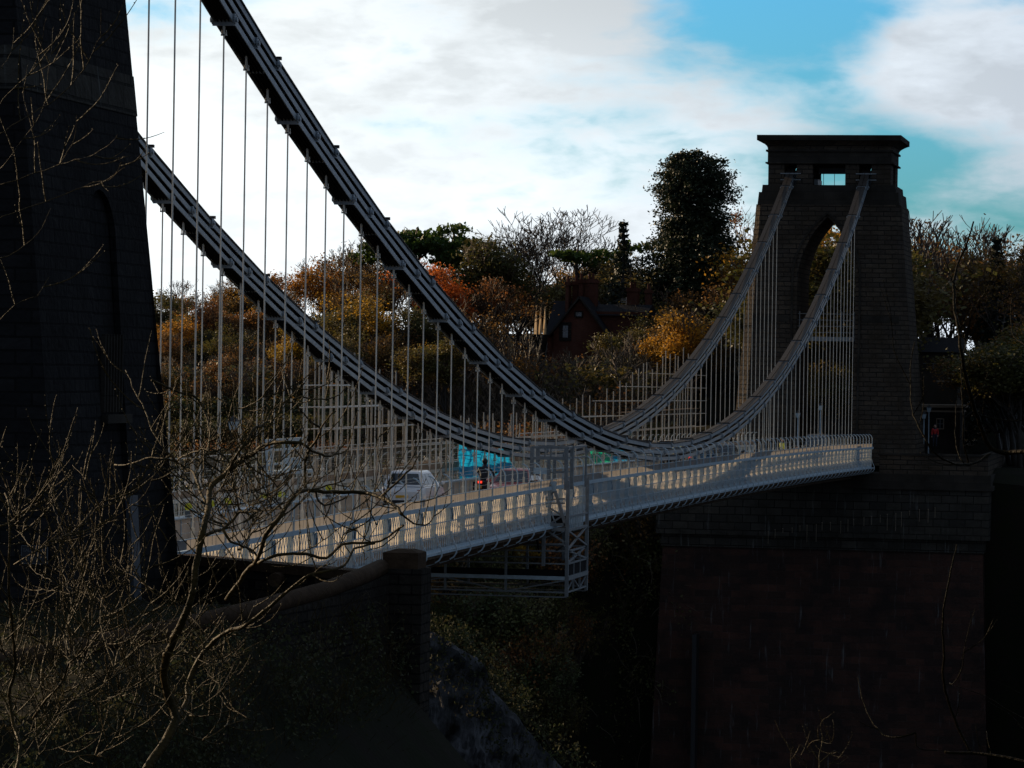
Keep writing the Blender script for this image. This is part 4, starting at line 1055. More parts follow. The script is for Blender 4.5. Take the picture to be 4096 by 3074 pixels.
# ================================================================== NEAR WALLS, PILLAR, ROCK
def near_masonry():
    pl=hit(1515,2262,1,-108.4); pr_=hit(1683,2262,1,-108.4); top=hit(1600,2204,1,-108.4).z
    x0,x1=pl.x,pr_.x+.02; y0,y1=-108.4,-107.4
    root=empty('gate_pier',((x0+x1)/2,-107.9,-3),'square stone pier with a flat cap where the two low walls meet','pier')
    b=MB(); b.box(x0,x1,y0,y1,-3.5,1.86); b.build('shaft',MT['wall'],root)
    b=MB(); b.box(x0+.07,x1-.1,y0+.07,y1-.07,1.85,top-.05); b.ring([[(x0+.07,y0+.07,top-.051),(x1-.1,y0+.07,top-.051),(x1-.1,y1-.07,top-.051),(x0+.07,y1-.07,top-.051)],[(x0+.3,y0+.3,top+.02),(x1-.3,y0+.3,top+.02),(x1-.3,y1-.3,top+.02),(x0+.3,y1-.3,top+.02)]]); b.build('cap',MT['cap'],root)
    # wall A from the tower corner to the pier
    a=Vector((3.2,-102.3,0)); c=Vector((x0,-107.6,0)); zt=1.62
    root=empty('low_stone_wall',(a.x,a.y,-3),'low straight stone wall running from the near tower to the square pier','wall')
    b=MB(); b.bar(a+Vector((0,0,-1)),c+Vector((0,0,-1)),.45,5.0); b.build('wall_body',MT['wall'],root)
    b=MB(); b.bar(a+Vector((0,0,zt)),c+Vector((0,0,zt)),.6,.22); b.build('coping',MT['cap'],root)
    d=hit(1107,2325,1,-104.4)
    q=hit(1107,2322,1,-105.75)
    b=MB(); b.tube([(q.x,-105.95,q.z+.02),(q.x+.0,-105.55,q.z+.02)],.16,14); b.build('drain_hole_cover',MT['cap'],root)
    # wall B: curved, with rounded coping, coming down towards the viewer
    P=[Vector((x0+.1,-108.6,1.86)),Vector((9.6,-110.5,1.74)),Vector((9.45,-113,1.6)),Vector((9.0,-117,1.44)),Vector((8.1,-121,1.22)),Vector((6.6,-125,.95)),Vector((4.4,-128.5,.7))]
    root=empty('curved_stone_wall',(9,-117,-3),'low curved stone wall with rounded coping descending from the square pier','wall')
    cb=MB(); cb.tube([p+Vector((0,0,.03)) for p in P],.19,12); cb.build('coping',MT['cap'],root,smooth=True)
    b=MB(); b.ring([[(p.x-.19,p.y,-3.5),(p.x+.19,p.y,-3.5),(p.x+.19,p.y,p.z-.1),(p.x-.19,p.y,p.z-.1)] for p in P]); b.build('wall_body',MT['wall'],root)
near_masonry()
def rock():
    R_=[(1400,2470),(1480,2465),(1560,2480),(1640,2490),(1720,2505),(1790,2545),(1850,2590),(1905,2620),(1950,2665),(1965,2740),(2010,2800),(2060,2850),(2110,2910),(2170,2970),(2230,3035),(2290,3110),(2340,3200)]
    ridge=[hit(px,py,1,-101-(px-1400)*.004) for px,py in R_]
    v=[];f=[]; nu=(len(ridge)-1)*9+1; nv=64
    for j in range(nv):
        t=j/(nv-1)
        for i in range(nu):
            a=i/9; k=min(len(ridge)-2,int(a)); p=ridge[k].lerp(ridge[k+1],a-k)
            if t<.12: q=p+Vector((.0,(.12-t)*22,-(.12-t)*70))      # far side drops away
            else:
                s=(t-.12); q=p+Vector((-.8*s,-s*7.5,-s*9.5))
            n=mnoise.fractal(Vector((q.x*.55,q.y*.55,q.z*.5)),.9,2.1,5)*.75+mnoise.fractal(Vector((q.x*2.2,q.y*2.2,q.z*1.3)),.8,2,4)*.30
            c=mnoise.voronoi(q*.8)[0]; n+=min(.5,(c[1]-c[0]))*.55
            q=q+Vector((.45,-.75,.3))*n*(0.25 if t<.14 else 1)
            v.append(tuple(q))
    for j in range(nv-1):
        for i in range(nu-1): f.append((j*nu+i,(j+1)*nu+i,(j+1)*nu+i+1,j*nu+i+1))
    me=bpy.data.meshes.new('rock_outcrop'); c=Vector(ridge[8]); me.from_pydata([(a-c.x,b-c.y,d-c.z) for a,b,d in v],[],f); me.materials.append(MT['rock']); me.update()
    o=bpy.data.objects.new('rock_outcrop',me); o.location=c; COL.objects.link(o); tag(o,'pale limestone crag falling away below the square pier','rock')
    # grass and ivy along the crest
    r=random.Random(9); lf=MB()
    for k in range(5200):
        a=r.uniform(0,len(ridge)-1.01); i=int(a); p=ridge[i].lerp(ridge[i+1],a-i)
        if mnoise.noise(Vector((a*.9,3,0)))<-.15: continue
        q=p+Vector((r.gauss(.1,.25),r.uniform(-1.2,1.0),0)); q.z+= r.uniform(-.25,.10)-max(0,-(q.y-p.y))*1.0+(.15)
        leaf(lf,q,r,.045)
    for k in range(6000):
        px=r.uniform(1180,1760); py=r.uniform(2440,3150); p=hit(px,py,1,r.uniform(-112,-107.5))
        if mnoise.noise(Vector((px*.004,py*.004,5)))<-.1 or px>1500+max(0,(py-2450))*.25: continue
        leaf(lf,p,r,.05)
    tw=MB()
    for k in range(5200):
        px=r.uniform(-60,1640); py=r.uniform(2440,3150); w=_d+_r2*((px-2048)/FPX)-_u2*((py-1537)/FPX); t=52.0; p=None
        while t<84:
            p=CAM+w*t
            if near_z(p.x,p.y)>=p.z: break
            t+=.5; p=None
        if p is None or (p.x<9 and p.y>-108): continue
        if mnoise.noise(Vector((p.x*.7,p.y*.7,5)))>-.1:
            for _ in range(3): leaf(lf,p+Vector((r.gauss(0,.12),r.gauss(0,.12),r.uniform(0,.22))),r,.045)
        if k%5==0:
            q=p; d=Vector((r.uniform(-.6,.6),r.uniform(-.6,.6),1)).normalized(); S=[q]
            for j in range(5): d=(d+Vector((r.gauss(0,.25),r.gauss(0,.25),-.12))).normalized(); q=q+d*r.uniform(.1,.25); S.append(q)
            tw.tube(S,[.008,.007,.006,.005,.004,.002],3,cap=False)
    o=tw.build('bramble_stems',MT['barkf'],None); tag(o,'thin bramble stems on the dark bank below the curved wall','undergrowth',None,'stuff')
    o=lf.build('crag_ivy',MT['grass'],None); tag(o,'grass and ivy along the crest of the limestone crag','ground cover',None,'stuff')
rock()

# ================================================================== SCAFFOLD, FENCE PANELS, TARPAULINS, LADDER PLATFORM
def scaffold():
    root=empty('scaffold',(-8.2,10,-.5),'long stepped tube scaffold standing along the far side of the deck','scaffold')
    prof=[(-43.5,6.4),(-36,6.3),(-34.5,5.6),(-30,5.5),(-29,4.75),(-24.5,4.7),(-23.5,3.75),(-19,3.7),(-18,3.35),(15,3.4),(16,4.2),(24,4.2),(25,5.0),(34,5.0),(35,6.2),(47,6.2),(48,7.2),(70,7.2)]
    def H(y):
        for (a,u),(b_,v) in zip(prof[:-1],prof[1:]):
            if a<=y<=b_: return u if (y-a)<(b_-y) else v
        return 6
    r=random.Random(4); n=0
    for row,x in enumerate((-7.95,-8.75)):
        y=-43.5
        while y<68:
            h=H(y)+r.uniform(0,.75); b=MB(); b.tube([(x,y,dz(y)-.6),(x,y,h)],.032,5)
            if n<98: b.build('standard',MT['galv'],root,at=(x,y,dz(y)-.6))
            n+=1; y+=r.choice((1.2,1.5,2.0,.7)) if y<-15 else r.choice((2.4,2.0,2.4,1.3))
    for row,x in enumerate((-7.90,-8.70)):
        for z in [.95+.9*k for k in range(7)]:
            ys=[y for y in frange(-44,68,2) if H(y)>z+.1]
            if not ys: continue
            runs=[]; st=ys[0]; pv=ys[0]
            for y in ys[1:]:
                if y-pv>2.1: runs.append((st,pv)); st=y
                pv=y
            runs.append((st,pv))
            for a,c in runs:
                b=MB(); b.tube([(x,a-r.uniform(.2,.9),z+dz(a)*.6),(x,c+1.2,z+dz(c)*.6)],.028,5); b.build('ledger',MT['galv'],root)
    for k in range(8):
        y=-42+k*3.1; b=MB(); b.tube([(-8.8,y,.3),(-7.9,y+2.4,2.2)],.026,5); b.build('brace',MT['galv'],root)
    for y0,y1,z in ((-43,-30,2.75),(-30,-19,1.85),(20,34,2.75),(34,66,3.65)):
        b=MB(); b.box(-8.65,-8.0,y0,y1,z,z+.05); b.build('boards',MT['timber'],root)
scaffold()
def fence_panels():
    b=MB(); w=3.4; h0,h1=.85,2.95
    pts=[(0,0,h0),(0,0,h1-.15),(0,.05,h1-.04),(0,.16,h1),(0,w-.16,h1),(0,w-.05,h1-.04),(0,w,h1-.15),(0,w,h0)]
    b.tube(pts,.022,5); b.bar((0,0,h0+.1),(0,w,h0+.1),.03)
    fr=b.mesh('frame',MT['galv'])
    b=MB()
    for k in range(1,17): b.bar((0,k*w/17,h0+.1),(0,k*w/17,h1),.006)
    for k in range(1,7): b.bar((0,0,h0+.1+k*.3),(0,w,h0+.1+k*.3),.006)
    mm=b.mesh('wire_mesh',MT['galv'])
    first=None
    for k in range(30):
        y=-72+k*3.55
        if -20<y<-8: continue
        c=empty('fence_panel',(-7.35,y,dz(y)),'tall wire mesh temporary fence panel with rounded corners beside the far parapet','fence panel','temporary fence panels along the far footway')
        inst(fr,'frame',c,(0,0,0)); inst(mm,'wire_mesh',c,(0,0,0))
fence_panels()
def cloth(name,p0,p1,zt,zb,m,label,seed,lean=.3):
    """hanging sheet between two top points, rippled, with real thickness"""
    p0=Vector(p0);p1=Vector(p1); nu,nv=26,16; v=[];f=[]
    for side in (0,):
        for j in range(nv+1):
            for i in range(nu+1):
                u=i/nu; t=j/nv; p=p0.lerp(p1,u)
                ztop=lerp(zt[0],zt[1],u)+.07*math.sin(u*9+seed); zbot=lerp(zb[0],zb[1],u)
                d=.16*math.sin(u*17+seed+t*2)+.12*math.sin(u*7-t*5+seed)+.3*mnoise.noise(Vector((u*5,t*4,seed)))
                v.append((p.x+lean*t+d*.6+side*.01,p.y+d*.25,lerp(ztop,zbot,t)))
    n=(nu+1)*(nv+1)
    for s in (0,):
        for j in range(nv):
            for i in range(nu):
                a=s*n+j*(nu+1)+i; f.append((a,a+1,a+nu+2,a+nu+1) if s==0 else (a,a+nu+1,a+nu+2,a+1))
    me=bpy.data.meshes.new(name); o0=Vector((p0.x,p0.y,zb[0])); me.from_pydata([(a-o0.x,b-o0.y,c-o0.z) for a,b,c in v],[],f); me.materials.append(m); me.polygons.foreach_set('use_smooth',[True]*len(me.polygons)); me.update()
    o=bpy.data.objects.new(name,me); o.location=o0; COL.objects.link(o); tag(o,label,'tarpaulin')
T_=lambda px,x:(x,hit(px,1850,0,x).y,0)
cloth('tarpaulin',T_(1822,-7.1),T_(1935,-7.1),(3.1,2.9),(.75,.9),MT['tarp'],'large bright teal tarpaulin hanging behind the motorcyclist',1.0)
cloth('tarpaulin',T_(1930,-7.15),T_(2022,-7.15),(2.45,2.15),(.9,.9),MT['tarp'],'smaller teal tarpaulin with a pale fold right of the motorcyclist',2.4)
cloth('tarpaulin',T_(2362,-7.15),T_(2435,-7.15),(1.9,1.9),(.5,.5),MT['tarpg'],'green tarpaulin on the far footway beyond the maintenance cradle',4.0)
cloth('tarpaulin',T_(2432,-7.2),T_(2498,-7.2),(1.8,1.75),(.4,.4),MT['tarp'],'teal tarpaulin on the far footway right of the green one',5.2)
def ladder_platform():
    s=5.534; P=lambda px,py: hit(1000+px/s,1700+py/s,0,-6.8)
    c=P(600,1100); root=empty('ladder_platform',(c.x,c.y,c.z),'pale painted access platform with a ladder on the far footway near the left','platform')
    zt=P(500,365).z; zb=P(500,1250).z-.6
    def Y(px): return P(px,700).y
    x=-6.8
    b=MB()
    for px in (365,480): b.bar((x,Y(px),zb),(x,Y(px),zt),.09)
    for z in [P(0,v).z for v in (380,470,590,840,930,1120)]: b.bar((x,Y(365),z),(x,Y(480),z),.07)
    b.build('ladder',MT['paint'],root)
    b=MB()
    for px in (740,870,1090): b.bar((x,Y(px),zb),(x,Y(px),zt),.10)
    b.bar((x,Y(350),zt),(x,Y(1170),zt),.1,.16); b.bar((x,Y(510),P(0,600).z),(x,Y(1100),P(0,600).z),.07); b.bar((x,Y(510),P(0,920).z),(x,Y(750),P(0,920).z),.07)
    b.bar((x,Y(780),P(0,1080).z),(x,Y(960),P(0,950).z),.09); b.bar((x,Y(860),P(0,1090).z),(x,Y(1010),P(0,950).z),.09)
    b.build('frame',MT['paint'],root)
    b=MB(); b.box(x-.03,x+.03,Y(770),Y(1115),P(0,940).z,P(0,810).z); b.build('kick_board',MT['paint'],root)
    b=MB(); b.box(x-.04,x+.05,Y(1060),Y(1160),P(0,830).z,zt); b.build('end_panel',MT['cream'],root)
    b=MB(); b.box(x-.5,x+.5,Y(620),Y(1130),P(0,1160).z,P(0,1090).z); b.build('floor',MT['paint'],root)
ladder_platform()

# ================================================================== MAINTENANCE CRADLE
def cradle():
    YF,YB=-44.0,-39.4
    s5=4.1514; s6=4.4857
    F=lambda px,py: hit(2050+px/s5,1750+py/s5,1,YF)          # upper crop
    G=lambda px,py: hit(2050+px/s6,2050+py/s6,1,YF)          # lower crop
    base=G(960,1530)
    root=empty('maintenance_cradle',(base.x,YF,base.z),'grey steel lattice inspection cradle hung over the near parapet and under the deck','cradle')
    xR=G(975,1000).x; xM=G(560,500).x; xo=G(920,1200).x
    def bars(name,L,w=.09,m='steel',parent=root):
        b=MB()
        for q in L: b.bar(q[0],q[1],q[2] if len(q)>2 else w,q[2] if len(q)>2 else w)
        return b.build(name,MT[m],parent)
    v=lambda p,y=None: Vector((p.x,YF if y is None else y,p.z))
    # tall lattice mast, front and back
    zT=F(600,150).z; zB=G(980,1520).z; zP=G(980,1170).z
    for y in (YF,YB):
        for x,za,zb in ((xM,G(0,950).z,F(0,880).z),(xR,zB,F(0,700).z)):
            bars('mast_leg',[((x,y,za),(x,y,zb),.13)])
    # head frame above the rail (window-like openings)
    x0=F(330,0).x; x1=F(900,0).x
    for y in (YF,YF+1.3):
        z=[F(0,k).z for k in (160,340,490,600)]
        bars('head_frame',[((x0,y,z[3]),(x0,y,z[0]),.14),((x1,y,F(0,860).z),(x1,y,z[0]),.14),((x0,y,z[0]),(x1+.1,y,z[0]),.10),((x0,y,z[1]),(x1,y,z[1]),.10),((F(610,0).x,y,F(0,700).z),(F(610,0).x,y,z[1]),.12),((F(545,0).x,y,z[1]),(F(545,0).x,y,z[0]),.05),((x0+.6,y,F(0,570).z),(x1,y,F(0,570).z),.05)])
    b=MB(); b.box(F(330,0).x,F(612,0).x,YF-.03,YF+.03,F(0,600).z,F(0,495).z); b.build('control_panel',MT['paint'],root)
    b=MB(); b.box(F(440,0).x,F(745,0).x,YF-.10,YF-.02,F(0,770).z,F(0,715).z); b.box(F(440,0).x,F(490,0).x,YF-.10,YF-.02,F(0,880).z,F(0,770).z); b.box(F(675,0).x,F(745,0).x,YF-.10,YF-.02,F(0,880).z,F(0,770).z); b.box(F(490,0).x,F(675,0).x,YF-.10,YF-.02,F(0,880).z,F(0,830).z); b.build('guard_frame',MT['paint'],root)
    b=MB(); b.box(F(290,0).x,F(435,0).x,YF-.12,YF+.5,F(0,860).z,F(0,715).z); m_=b.build('winch',MT['blackiron'],root)
    b=MB(); b.tube([(F(345,0).x,YF-.2,F(0,800).z),(F(400,0).x,YF-.2,F(0,800).z)],.12,10); b.build('drum',MT['steel'],m_)
    for pa,pb in (((x0,0),(x1,0)),):
        bars('top_rail',[((x0,YF,F(0,160).z),(x0,YF+1.3,F(0,160).z),.08),((x1,YF,F(0,160).z),(x1,YB,F(0,160).z),.08),((x1,YF,F(0,340).z),(x1,YB,F(0,340).z),.06),((x1,YB,F(0,160).z),(x1,YB,F(0,860).z),.08)])
    # braces between the rail and the platform
    bars('brace',[(v(F(710,890)),v(G(960,260)),.12),(v(F(710,890)),v(F(540,1030))),(v(F(560,1140)),v(F(810,1290))),(v(F(820,1310)),v(F(560,1480))),(v(G(600,320)),v(G(930,540))),(v(G(920,600)),v(G(780,690))),(v(G(930,600)),v(G(780,690)))],.07)
    for py in (1095,1040): bars('cross_bar',[(v(F(540,py)),v(F(870,py-(20 if py==1040 else 0))),.06)])
    b=MB(); p=F(575,1300); q=F(870,1440); b.box(p.x,q.x,YF+.1,YF+.2,q.z,p.z); b.build('dark_panel',MT['blackiron'],root)
    for py,w in ((220,.12),(285,.05),(315,.12),(570,.06),(690,.07)): bars('cross_bar',[(v(G(580,py)),v(G(950,py+3)),w)])
    # end face towards +y with X bracing
    zz=[G(0,k).z for k in (60,300,660,900)]
    xs=xR+.15
    bars('brace',[((xR,YF,zz[1]),(xR,YB,zz[2]),.07),((xR,YB,zz[1]),(xR,YF,zz[2]),.07),((xR,YF,zz[2]),(xR,YB,zz[3]),.07),((xR,YB,zz[2]),(xR,YF,zz[3]),.07),((xR,YF,zz[0]),(xR,YB,zz[0]),.07),((xR,YF,zz[1]),(xR,YB,zz[1]),.10)])
    b=MB()
    for k in range(9): b.bar((xR,YF+.3+k*.4,zz[1]),(xR,YF+.3+k*.4,zz[0]+.4),.05)
    b.build('slatted_guard',MT['paint'],root)
    # long platform reaching back under the deck
    xE=-9.2; zt=G(0,680).z; zm=G(0,905).z; zp=G(0,1130).z; zp2=G(0,1195).z; zb1=G(0,1415).z; zb2=G(0,1500).z
    for y in (YF,YB):
        bars('platform_rail',[((xE,y,zt),(xR,y,zt),.06)]); bars('platform_rail',[((xE,y,zm),(xR,y,zm),.06)])
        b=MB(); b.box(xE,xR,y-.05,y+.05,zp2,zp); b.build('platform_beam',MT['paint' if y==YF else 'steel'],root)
        bars('lower_boom',[((xE,y,zb1),(xR,y,zb1),.07)]); bars('lower_boom',[((xE+1,y,zb2),(xR,y,zb2),.05)])
        x=xR; k=0
        while x>xE+.5:
            bars('platform_post',[((x,y,zb1),(x,y,zt),.09)]); x2=max(xE,x-2.5)
            bars('brace',[((x,y,zp2 if k%2==0 else zb1),(x2,y,zb1 if k%2==0 else zp2),.05)]); x=x2; k+=1
    b=MB(); b.box(xE,xR,YF+.06,YB-.06,zp-.1,zp-.02); b.build('platform_floor',MT['blackiron'],root)
    b=MB(); b.box(xE,xR-.1,YF+.12,YF+.16,zp,zm-.25); b.box(xR-.03,xR+.0,YF+.1,YB-.1,zp,zm); b.build('toe_board',MT['blackiron'],root)
    for z,w in ((zt,.07),(zm,.07),((zp+zp2)/2,.17),(zb1,.06)): bars('end_rail',[((xR,YF,z),(xR,YB,z),w)])
    for y in (YF+1.5,YF+3.0,YB): bars('end_post',[((xR,y,zb1-.05),(xR,y,zt),.07)])
    bars('end_brace',[((xR,YF,zb1),(xR,YF+1.5,zp2),.05),((xR,YF+1.5,zp2),(xR,YF+3,zb1),.05),((xR,YF+3,zb1),(xR,YB,zp2),.05)])
    # hanger struts under the deck
    bars('hanger_strut',[((G(260,450).x,YF+2,G(0,450).z),(G(330,0).x,YF+2,zt-.2),.07),((G(400,0).x,YF+2,G(0,430).z),(G(390,0).x,YF+2,zm),.09)],m='blackiron')
cradle()

# ================================================================== VEHICLES
def loft(mb,secs): mb.ring(secs)
def car(name,loc,rot,paint,label,cat,kind='suv',lights_on=False,plate=False):
    """x across, y forward (front at +y), z up; 4.4 m long"""
    root=empty(name,loc,label,cat); root.rotation_euler=(0,0,rot)
    Lh=2.2; W=.91; big=kind in('suv','van')
    belt=1.02 if big else .92; roof=1.63 if kind=='suv' else (2.05 if kind=='van' else 1.5)
    b=MB()
    def sec(y,w,z0,z1,t=.06): # cross-section of lower body with rounded shoulders
        return [(-w+.06,y,z0),(w-.06,y,z0),(w,y,z0+.12),(w+.015,y,(z0+z1)/2),(w-t*.4,y,z1-.06),(w-t*1.6,y,z1),(-w+t*1.6,y,z1),(-w+t*.4,y,z1-.06),(-w-.015,y,(z0+z1)/2),(-w,y,z0+.12)]
    hood=.86 if not big else .98
    loft(b,[sec(-Lh,W-.14,.42,belt-.22),sec(-Lh+.08,W-.05,.30,belt-.08),sec(-Lh+.35,W,.24,belt),sec(-.9,W,.22,belt),sec(.55,W,.22,belt),sec(1.0,W,.22,hood+.04),sec(1.75,W-.02,.24,hood-.08),sec(2.08,W-.08,.28,hood-.22),sec(Lh,W-.2,.36,hood-.34)])
    bd=b
    # greenhouse
    g=MB()
    def cs(y,w,z): return [(-w,y,z),(w,y,z)]
    yr0,yr1=(-Lh+.22,-Lh+.62); yf1,yf0=(.15,.98)
    if kind=='van': yr0,yr1,yf1,yf0=-Lh+.05,-Lh+.12,1.0,1.55
    wb,wt=W-.05,(W-.24 if kind=='van' else W-.30)
    i0=[( -wb,yr0,belt-.01),(wb,yr0,belt-.01),(wb,yf0,belt-.01),(-wb,yf0,belt-.01)]
    i1=[(-wt,yr1,roof-.05),(wt,yr1,roof-.05),(wt,yf1,roof-.05),(-wt,yf1,roof-.05)]
    i2=[(-wt+.08,yr1+.12,roof),(wt-.08,yr1+.12,roof),(wt-.08,yf1-.15,roof),(-wt+.08,yf1-.15,roof)]
    bd.ring([i0,i1,i2]); body=bd.build('body',paint,root,at=None)
    body.data.transform(Matrix.Translation(wloc(root)))
    def local(mb,nm,m,par=root):
        me=mb.mesh(nm,m); o=bpy.data.objects.new(nm,me); COL.objects.link(o); o.parent=par; return o
    def inset(a,b_,c,d,e,fu=.07,fv=.10,push=.012):
        P=[Vector(p) for p in (a,b_,c,d)]; n=(P[1]-P[0]).cross(P[3]-P[0]).normalized()*e
        def q(u,v): return P[0].lerp(P[1],u).lerp(P[3].lerp(P[2],u),v)+n*push
        return [q(fu,fv),q(1-fu,fv),q(1-fu,1-fv),q(fu,1-fv)]
    w=MB(); w.poly(inset(i0[0],i0[1],i1[1],i1[0],1,.08,.12)); local(w,'rear_window',MT['glass'])
    w=MB(); w.poly(inset(i0[2],i0[3],i1[3],i1[2],1,.06,.08)); local(w,'windscreen',MT['glass'])
    for s in (1,-1):
        A,B,C,D=(i0[1],i0[2],i1[2],i1[1]) if s==1 else (i0[3],i0[0],i1[0],i1[3])
        P=[Vector(p) for p in (A,B,C,D)]
        for u0,u1 in ((.05,.30),(.33,.62),(.65,.92)):
            if kind=='van' and u0<.6: continue
            w=MB(); n=Vector((s*.014,0,0)); q=lambda u,v:P[0].lerp(P[1],u).lerp(P[3].lerp(P[2],u),v)+n
            if s==-1: u0,u1=1-u1,1-u0
            w.poly([q(u0,.12),q(u1,.12),q(u1,.88),q(u0,.88)]); local(w,'side_window',MT['glass'])
        m=MB(); m.ball((s*(W+.12),.72,belt+.08),.10,8,5); local(m,'wing_mirror',paint)
    for s in (1,-1):
        for y in (-1.35,1.35):
            t=MB(); t.tube([(s*(W-.20),y,.33),(s*(W+.005),y,.33)],.33,18); wv=local(t,'wheel',MT['dark'])
            t=MB(); t.tube([(s*(W-.0),y,.33),(s*(W+.02),y,.33)],.20,12); local(t,'rim',MT['silver'],wv)
        t=MB(); t.box(s*.58-.14,s*.58+.14,Lh-.10,Lh-.02,hood-.42,hood-.28); t2=local(t,'headlight',MT['headlamp'] if lights_on else MT['glass'])
        t2.location=(s*.06,-.045,.02)
        t=MB(); t.box(s*.70-.09,s*.70+.09,-Lh+.03,-Lh+.11,belt-.42,belt-.14); local(t,'tail_light',MT['redlamp'] if kind=='hatch' else MT['red'])
    t=MB(); t.box(-.26,.26,-Lh-.015,-Lh+.0,.55,.66); local(t,'number_plate',MT['yplate'])
    t=MB(); t.box(-W+.16,W-.16,-Lh-.02,-Lh+.06,.34,.46); t.box(-W+.2,W-.2,Lh-.06,Lh+.02,.34,.46); local(t,'bumper',MT['dark'])
    return root
def road(y): return dz(y)+.404
def face(y): return -(dz(y+1)-dz(y-1))/2
car('sport_utility_car',(-4.2,-43.3,road(-43.3)),0,MT['white'],'white high-backed car with a yellow rear plate driving away across the bridge','car')
car('hatchback_car',(-1.75,-34.2,road(-34.2)),PI,MT['red'],'dark red hatchback with pale roof coming towards the viewer behind the motorcyclist','car','car',True)
car('hatchback_car',(-3.9,40.5,road(40)),0,MT['blue'],'dark blue hatchback with red tail lights past the middle of the bridge','car','hatch')
car('hatchback_car',(-3.9,50.0,road(50)),0,MT['grey'],'grey car just ahead of the dark blue hatchback','car','hatch')
car('work_van',(-1.7,86,road(86)),PI,MT['grey'],'dark work van with lit headlamps facing the viewer at the far end of the deck','van','van',True)

# ================================================================== PEOPLE
def body(name,joints,links,m,parent,sub=2):
    me=bpy.data.meshes.new(name); me.from_pydata([j[0] for j in joints],links,[]); me.materials.append(m)
    o=bpy.data.objects.new(name,me); COL.objects.link(o); o.parent=parent
    md=o.modifiers.new('s','SKIN'); 
    for i,j in enumerate(joints): me.skin_vertices[0].data[i].radius=(j[1],j[1] if len(j)<3 else j[2]) if me.skin_vertices else (0,0)
    me.skin_vertices[0].data[0].use_root=True
    md.use_smooth_shade=True
    s=o.modifiers.new('u','SUBSURF'); s.levels=1; s.render_levels=sub
    return o
def skin_body(name,joints,links,m,parent):
    me=bpy.data.meshes.new(name); me.from_pydata([j[0] for j in joints],links,[]); me.materials.append(m)
    o=bpy.data.objects.new(name,me); COL.objects.link(o); o.parent=parent
    md=o.modifiers.new('skin','SKIN'); md.use_smooth_shade=True
    if not me.skin_vertices:
        at=me.attributes.new('skin_vertex','FLOAT','POINT') if False else None
    sv=me.skin_vertices[0].data
    for i,j in enumerate(joints): sv[i].radius=(j[1],j[1])
    sv[0].use_root=True
    s=o.modifiers.new('sub','SUBSURF'); s.levels=1; s.render_levels=2
    return o
